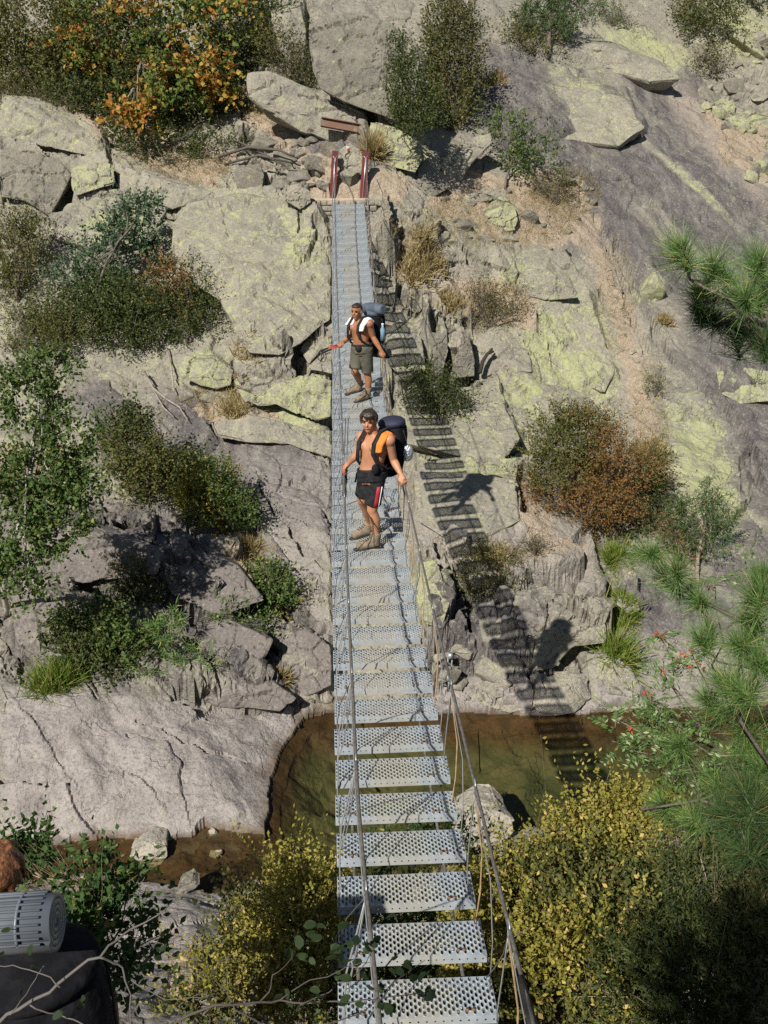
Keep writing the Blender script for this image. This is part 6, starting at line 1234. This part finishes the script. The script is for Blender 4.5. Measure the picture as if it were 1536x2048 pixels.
    mb = MB(); mb.tube([hb(-.024, .076, -.052), hb(0, .086, -.050), hb(.024, .076, -.052)], [.005, .008, .005], 8); mb.build('mouth', m_lip, root).location = -root.location
    mb = MB(); mb.ball(hb(0, -.032, .042), (.079, .085, .082), 16, 12, M_)
    mb.ball(hb(0, .018, .086), (.066, .064, .034), 14, 8, M_); rgh = np.random.default_rng(int(abs(hc[0] * 1000)) + 3)
    if hairlen > .02:
        for k in range(26):
            a = rgh.uniform(-2.6, 2.6); top = hb(.05 * math.sin(a), .05 * math.cos(a), .115); e = hb(.088 * math.sin(a), .088 * math.cos(a) - .004, (.045 if abs(a) < .8 else -.02) - rgh.uniform(0, .03)); mb.tube([top, (top + e) / 2 + M_ @ np.array((.022 * math.sin(a), .022 * math.cos(a), .015)), e], [.012, .010, .004], 6)
    fuse(mb, 'hair', hair, root, .008, 2)
    root['_'] = 0; del root['_']
    return root, dict(shm=shm, lat=lat, f=fh_, fh=fhh, lath=lat_h, hb=hb, wa=wa, hp=hp, nk=nk)
def shorts(root, J, A, material, length=.62, name='shorts', wide=1.0):
    g = lambda k: np.asarray(J[k], float); mb = MB(); hp, wa = A['hp'], A['wa']
    mb.loft([ring(wa * .45 + hp * .55 + UP * .02, A['lath'], A['fh'], .165, .126), ring(hp + UP * .02, A['lath'], A['fh'], .184, .138), ring(hp - UP * .06, A['lath'], A['fh'], .180, .132)])
    for S in 'LR':
        h, k = g('hip' + S), g('kn' + S); e = h + (k - h) * length * 1.35; mb.tube([h + UP * .02, h * .5 + e * .5, e], [.098 * wide, .088 * wide, .090 * wide], 16)
    return fuse(mb, name, material, root, .011, 4)
def straps(root, A, material, w=.026):
    for s in (-1, 1):
        c = A['shm'] + A['lat'] * s * .105; f = A['f']; u = UP; mb = MB()
        pts = [c - f * .14 + u * .03, c - f * .05 + u * .108, c + f * .045 + u * .105, c + f * .155 - u * .01, c + f * .168 - u * .12, c + f * .14 + A['lat'] * s * .03 - u * .22, c + A['lat'] * s * .07 + f * .03 - u * .32, c + A['lat'] * s * .05 - f * .10 - u * .34]
        R_ = []
        for i, p in enumerate(pts):
            d = unit(pts[min(i + 1, 7)] - pts[max(i - 1, 0)]); a = unit(A['lat'] - d * (A['lat'] @ d)); R_.append(ring(p, a, np.cross(d, a), w, .009, 10))
        mb.loft(R_); mb.build('strap', material, root)
def pack(label, A, body_m, lid_m, size, seed, lean=.0, shift=0.):
    """rucksack worn on the back: body, lid, pocket, hip belt, straps"""
    c = A['shm'] - A['f'] * (.125 + size[1]) - UP * .17 + A['lat'] * shift; root = empty('backpack', c); tag(root, label, 'backpack'); f, l = A['f'], A['lat']; mb = MB()
    mb.loft([ring(c + UP * z - f * lean * z, l, f, size[0] * a, size[1] * b, 20, 3) for z, a, b in ((-.32, .55, .6), (-.29, .85, .9), (-.1, 1, 1), (.12, 1, 1.02), (.22, .9, .92), (.26, .6, .6))])
    fuse(mb, 'pack_body', body_m, root, .012, 3); mb = MB(); mb.ball(c + UP * .27 - f * .01, (size[0] * 1.0, size[1] * 1.05, .075), 16, 10, np.stack([l, f, UP], 1)); mb.ball(c + UP * .25 + l * .06 - f * .04, (.09, .08, .07)); fuse(mb, 'lid', lid_m, root, .012, 3)
    mb = MB(); mb.loft([ring(c - f * (size[1] + .0) + UP * z, l, f, .10 * k, .05 * k, 14, 3) for z, k in ((-.22, .6), (-.19, 1), (.05, 1), (.1, .6))]); fuse(mb, 'front_pocket', body_m, root, .012, 2)
    for s in (-1, 1):
        mb = MB(); p = c + l * s * (size[0] + .004); mb.tube([p + UP * .2, p + UP * .05 - f * .06, p - UP * .15, p - UP * .28 + f * .03], .006, 5); mb.build('side_strap', m_black, root).location = -root.location
    b0 = root.location.copy(); straps(root, A, m_black)
    for o in root.children:
        if o.name.startswith('strap'): o.location = -b0
    mb = MB(); h = A['hp'] + UP * .06; R_ = []
    n = 22; P_ = [h + A['lath'] * .178 * math.cos(2 * math.pi * k / n) + A['fh'] * .125 * math.sin(2 * math.pi * k / n) for k in range(n + 1)]
    mb.loft([ring(p, UP, unit(p - h), .026, .010, 8) for p in P_], False); mb.build('hip_belt', m_black, root).location = -root.location
    return root, c
def pole(label, a, b, red_from=0.0, loop=True):
    a = np.asarray(a); b = np.asarray(b); d = unit(b - a); root = empty('trekking_pole', a); tag(root, label, 'trekking pole'); Bl = np.array(root.location)
    mb = MB(); mb.tube([a - Bl, b - Bl], [.008, .0055], 7); mb.build('shaft', m_dwire, root); mb = MB(); mb.tube([a - Bl, a + d * .02 - Bl, a + d * .12 - Bl, a + d * .13 - Bl], [.014, .016, .013, .010], 9); mb.build('handle', m_black, root)
    mb = MB(); mb.tube([a + d * .13 - Bl, a + d * .27 - Bl], .0125, 8); mb.build('grip', m_redg, root)
    if loop:
        mb = MB(); u = np.array((0, 0, -1.)); s = unit(np.cross(d, u)); c = a + u * .075 + s * .0; mb.tube([c + (u * math.cos(k) * .07 + d * math.sin(k) * .045) - Bl for k in np.linspace(0, 6.283, 15)], .006, 5); mb.build('wrist_loop', m_black, root)
    return root
# ---- front man
F1 = {'heelL': deck_at(757, 1093) , 'toeL': deck_at(722, 1099), 'heelR': deck_at(743, 1067), 'toeR': deck_at(713, 1076)}
Y0 = (F1['heelL'][1] + F1['toeL'][1]) / 2 + .05; F1['origin'] = tuple((F1['heelL'] + F1['toeL']) / 2)
hR = nearest_rail(-1, 684, 944) + (0, 0, .035); hL = nearest_rail(1, 796, 972) + (0, 0, .035)
a1 = lambda x, y, dy=0: atY(x, y, Y0 + dy)
J1 = dict(head=a1(738, 842, -.03), neck=a1(747, 868, .0), shR=a1(726, 874, .12), shL=a1(777, 880, -.12), waist=a1(744, 928, 0), hipR=a1(733, 948, .05), hipL=a1(756, 948, -.05), elR=a1(715, 908, .08), elL=a1(787, 920, -.06),
          knR=a1(724, 1000, .06), knL=a1(744, 1020, -.05), anR=F1['heelR'] + (-.01, 0, .12), anL=F1['heelL'] + (-.02, 0, .12), haR=hR, haL=hL)
J1['wrR'] = hR + unit(J1['elR'] - hR) * .10; J1['wrL'] = hL + unit(J1['elL'] - hL) * .10
man1, A1 = person('bare-chested man in black shorts with an orange shirt over his shoulder, nearer on the treads', J1, F1, (-.6, -.8, 0), (-.28, -.95, -.05), m_skin, m_hair, .05)
sh = shorts(man1, J1, A1, m_black, .62)
for k, (m_, o, r_, nm) in enumerate(((m_redc, .0, .020, 'red_stripe'), (m_wht, .035, .005, 'white_piping'))):
    h, kn = J1['hipL'], J1['knL']; e = h + (kn - h) * .84; out = unit(A1['lath'] * .85 + A1['fh'] * .65); side = unit(np.cross(out, UP)); mb = MB(); P_ = [h * (1 - q) + e * q + out * .118 + side * -o for q in (.35, .6, .85, 1.0)]; mb.loft([ring(p, side, out, r_, .006, 8) for p in P_]); mb.build(nm, m_, man1).location = -man1.location
def shoulder_cloth(root, A, material, s, front=.15, name='draped_shirt', wide=.05):
    mb = MB(); c = A['shm']; f, l = A['f'], A['lat']
    for o in (.09, .12, .15, .175):
        k = 1 - abs(o - .13) * 1.6; p = c + l * s * o; mb.tube([p - f * .09 + UP * .0, p - f * .03 + UP * (.075 - (o - .08) * .25), p + f * .04 + UP * (.07 - (o - .08) * .25), p + f * .115 - UP * .02, p + f * .135 - UP * front * k], [.030, .032, .032, .028, .022], 8)
    return fuse(mb, name, material, root, .009, 3)
shoulder_cloth(man1, A1, m_orange, 1, .11); c_ = A1['shm'] - A1['lat'] * .12; mb = MB(); mb.tube([c_ - A1['f'] * .06 + UP * .06, c_ + A1['f'] * .03 + UP * .075, c_ + A1['f'] * .09 + UP * .03], [.03, .032, .024], 8); fuse(mb, 'draped_shirt', m_orange, man1, .009, 3)
pk1, pc1 = pack('large black backpack with dark blue lid on the nearer hiker', A1, m_blackp, mat('navy_lid_cloth', (.02, .022, .045), .7, bump=(14, .7, .015)), (.165, .13, 0), 1, .12)
mb = MB(); c_ = A1['shm'] + A1['lat'] * .11 + A1['f'] * .13 - UP * .30; mb.ball(c_, (.045, .04, .065)); fuse(mb, 'camera_pouch', m_blackp, pk1, .01, 2)
mb = MB(); q = A1['hp'] - A1['lath'] * .17 + UP * .06; mb.loft([ring(p, A1['fh'], A1['lath'], .016, .003, 8) for p in (q + UP * .02, q - A1['lath'] * .05 - UP * .05, q - A1['lath'] * .07 - UP * .16)]); mb.build('belt_tail', m_black, pk1).location = -pk1.location
mb = MB(); c_ = pc1 + A1['lat'] * .17 - UP * .08 - A1['f'] * .07; mb.ball(c_, (.07, .05, .10), 14, 10); sv = fuse(mb, 'bag', m_silver, empty('silver_pouch', c_), .012, 1); tag(sv.parent, 'crumpled silver bag hanging from the side of the black backpack', 'bag')
for k, (dx, lx) in enumerate(((-.012, .0), (.018, .02))): pole(('red gripped trekking pole in the nearer hiker\'s right hand, outer one', 'red gripped trekking pole in the nearer hiker\'s right hand, inner one')[k], hR + (dx, -.15, -.10 - .01 * k), hR + (dx + .05, .75, .30), 0)
# ---- rear man
F2 = {'heelL': deck_at(739, 797), 'toeL': deck_at(708, 806), 'heelR': deck_at(722, 782), 'toeR': deck_at(693, 789)}
Y2 = (F2['heelL'][1] + F2['toeL'][1]) / 2 + .05; F2['origin'] = tuple((F2['heelL'] + F2['toeL']) / 2); a2 = lambda x, y, dy=0: atY(x, y, Y2 + dy)
h2R = nearest_rail(-1, 678, 694) + (0, 0, .035); h2L = nearest_rail(1, 760, 714) + (0, 0, .035)
J2 = dict(head=a2(713, 623, -.03), neck=a2(717, 641, 0), shR=a2(705, 644, .14), shL=a2(738, 647, -.13), waist=a2(722, 683, 0), hipR=a2(715, 697, .06), hipL=a2(733, 697, -.06), elR=a2(702, 670, .10), elL=a2(747, 676, -.06),
          knR=a2(709, 743, -.06), knL=a2(735, 748, .04), anR=F2['heelR'] + (-.01, 0, .12), anL=F2['heelL'] + (-.02, 0, .12), haR=h2R, haL=h2L)
J2['wrR'] = h2R + unit(J2['elR'] - h2R) * .10; J2['wrL'] = h2L + unit(J2['elL'] - h2L) * .10
man2, A2 = person('bare-chested man in olive shorts with a white towel on his shoulders, farther along', J2, F2, (-.75, -.66, 0), (-.45, -.88, -.05), m_skin2, m_hair, .0)
shorts(man2, J2, A2, m_olive, .66, wide=1.06); shoulder_cloth(man2, A2, m_white, 1, .10, 'white_towel'); shoulder_cloth(man2, A2, m_white, -1, .0, 'white_towel')
pk2, pc2 = pack('tall backpack with slate blue top bag on the farther hiker', A2, m_blackp, m_bluep, (.17, .14, 0), 2, .08)
mb = MB(); c_ = pc2 + UP * .33; mb.tube([c_ - A2['lat'] * .2, c_ - A2['lat'] * .1, c_ + A2['lat'] * .1, c_ + A2['lat'] * .22], [.075, .095, .10, .07], 14); fuse(mb, 'top_bag', m_bluep, pk2, .012, 3)
mb = MB(); q = A2['hp'] + A2['fh'] * .13 + A2['lath'] * .05 + UP * .03; mb.ball(q, (.06, .05, .05)); fuse(mb, 'belt_pouch', m_black, pk2, .01, 2)
c_ = pc2 + A2['lat'] * .20 - UP * .02; bt = empty('water_bottle', c_); tag(bt, 'clear blue water bottle in the side pocket of the farther hiker\'s backpack', 'bottle'); mb = MB(); mb.tube([(0, 0, -.12), (0, 0, .05), (0, 0, .09), (0, 0, .12)], [.037, .037, .018, .018], 14); mb.build('bottle_body', m_bottle, bt); mb = MB(); mb.tube([(0, 0, .12), (0, 0, .14)], .02, 12); mb.build('cap', m_white, bt)
def spiral_roll(p0, p1, r, m_out, name, label, turns=4, ridges=False):
    p0 = np.asarray(p0, float); p1 = np.asarray(p1, float); d = unit(p1 - p0); u = unit(np.cross(d, UP)); v = np.cross(u, d); root = empty(name, (p0 + p1) / 2); tag(root, label, 'sleeping mat'); Bl = np.array(root.location); mb = MB(); n = turns * 26; V = []; F = []
    for k in range(n + 1):
        a = 2 * math.pi * k / 26; rr = r * (.15 + .85 * k / n); th = r * .85 / turns * .42
        for e in (p0, p1):
            for q in (rr - th, rr + th): V.append(e - Bl + (u * math.cos(a) + v * math.sin(a)) * q)
    for k in range(n):
        b = 4 * k; F += [(b, b + 4, b + 5, b + 1), (b + 2, b + 3, b + 7, b + 6), (b + 1, b + 5, b + 7, b + 3), (b, b + 2, b + 6, b + 4)]
    mb.add(V, F); mb.build('rolled_foam', m_out, root, True)
    if ridges:
        L = np.linalg.norm(p1 - p0)
        for k in range(26):
            a = 2 * math.pi * k / 26; o = (u * math.cos(a) + v * math.sin(a)); mb = MB(); a0 = p0 - Bl + o * (r + .002) + d * .03; a1_ = p1 - Bl + o * (r + .002) - d * .03; mb.tube([a0, a1_], .0045, 6); mb.build('ridge', m_out, root)
        for k in range(3):
            e = p0 - Bl + d * L * (.2 + .3 * k); mb = MB(); mb.tube([e + (u * math.cos(t_) + v * math.sin(t_)) * (r + .001) for t_ in np.linspace(0, 6.283, 40)], .006, 5); mb.build('ridge_band', m_out, root)
    return root
m_mat = mat('dark_foam_mat', (.03, .032, .03), .9); cm = pc2 - UP * .34 - A2['f'] * .02; spiral_roll(cm - A2['lat'] * .1, cm + A2['lat'] * .30, .075, m_mat, 'rolled_mat', 'dark rolled sleeping mat strapped under the farther hiker\'s backpack')
for k, dz in enumerate((0, -.02)): pole(('red gripped trekking pole held by the farther hiker, upper one', 'red gripped trekking pole held by the farther hiker, lower one')[k], at(641 + 6 * k, 702 + 3 * k, float((h2R - CC) @ fw) - .05), h2R + unit(h2R - at(641, 703, float((h2R - CC) @ fw))) * .62 + (0, .2 + .04 * k, -.03), 0)
# ---- hiker at the lower left, seen from behind
tC = 3.7; hd = at(-2, 1752, tC); gz = float(ground(hd[0], hd[1])); bz = hd[2] - 1.62 * 1.06; X, Y = hd[0] - .05, hd[1] - .03
F3 = {'heelL': np.array((X - .12, Y - .1, bz)), 'toeL': np.array((X - .14, Y + .15, bz)), 'heelR': np.array((X + .12, Y - .1, bz)), 'toeR': np.array((X + .14, Y + .15, bz)), 'origin': (X, Y, bz)}
q3 = lambda x, y, z: np.array((X + x, Y + y, bz + z * 1.06))
J3 = dict(head=hd, neck=q3(0, -.02, 1.46), shR=q3(.178, .04, 1.40), shL=q3(-.178, -.10, 1.40), waist=q3(0, 0, 1.05), hipR=q3(.10, 0, .92), hipL=q3(-.10, 0, .92), elR=q3(.19, .08, 1.12), elL=q3(-.26, .04, 1.12), wrR=q3(.12, .24, 1.05), wrL=q3(-.24, .2, .95), haR=q3(.08, .33, 1.05), haL=q3(-.23, .3, .93), knR=q3(.11, .03, .50), knL=q3(-.11, .03, .50), anR=q3(.12, -.06, .12), anL=q3(-.12, -.06, .12))
man3, A3 = person('red-haired hiker in a blue shirt seen from behind at the lower left', J3, F3, (-.35, .94, 0), (-.1, 1, -.15), m_skin, m_rhair, .05, voxel=.011)
shorts(man3, J3, A3, m_black, .62); mb = MB(); m_blue = mat('blue_shirt_cloth', (.02, .07, .30), .85, bump=(14, .6, .012))
mb.loft([ring(A3['shm'] + UP * .05, A3['lat'], A3['f'], .13, .085), ring(A3['shm'] - UP * .03, A3['lat'], A3['f'], .20, .125), ring(A3['shm'] - UP * .2, A3['lat'], A3['f'], .19, .135), ring(A3['hp'] + UP * .03, A3['lat'], A3['f'], .18, .125)])
for s, S in ((1, 'L'), (-1, 'R')): mb.tube([J3['sh' + S], J3['sh' + S] * .3 + J3['el' + S] * .7], [.078, .07], 12)
fuse(mb, 'shirt', m_blue, man3, .011, 3); pk3, pc3 = pack('black backpack under a silver grey rolled mat at the lower left', A3, m_blackp, m_blackp, (.235, .18, 0), 3, .0, -.13)
m_gm = mat('silver_grey_foam_mat', (.20, .225, .25), .38, .15, noise=(5, (.15, .17, .19), .4, .6))
spiral_roll(at(-200, 1862, 3.32), at(114, 1841, 3.32), .092, m_gm, 'rolled_mat', 'silver grey ridged foam mat rolled on top of the backpack at the lower left', 4, True)
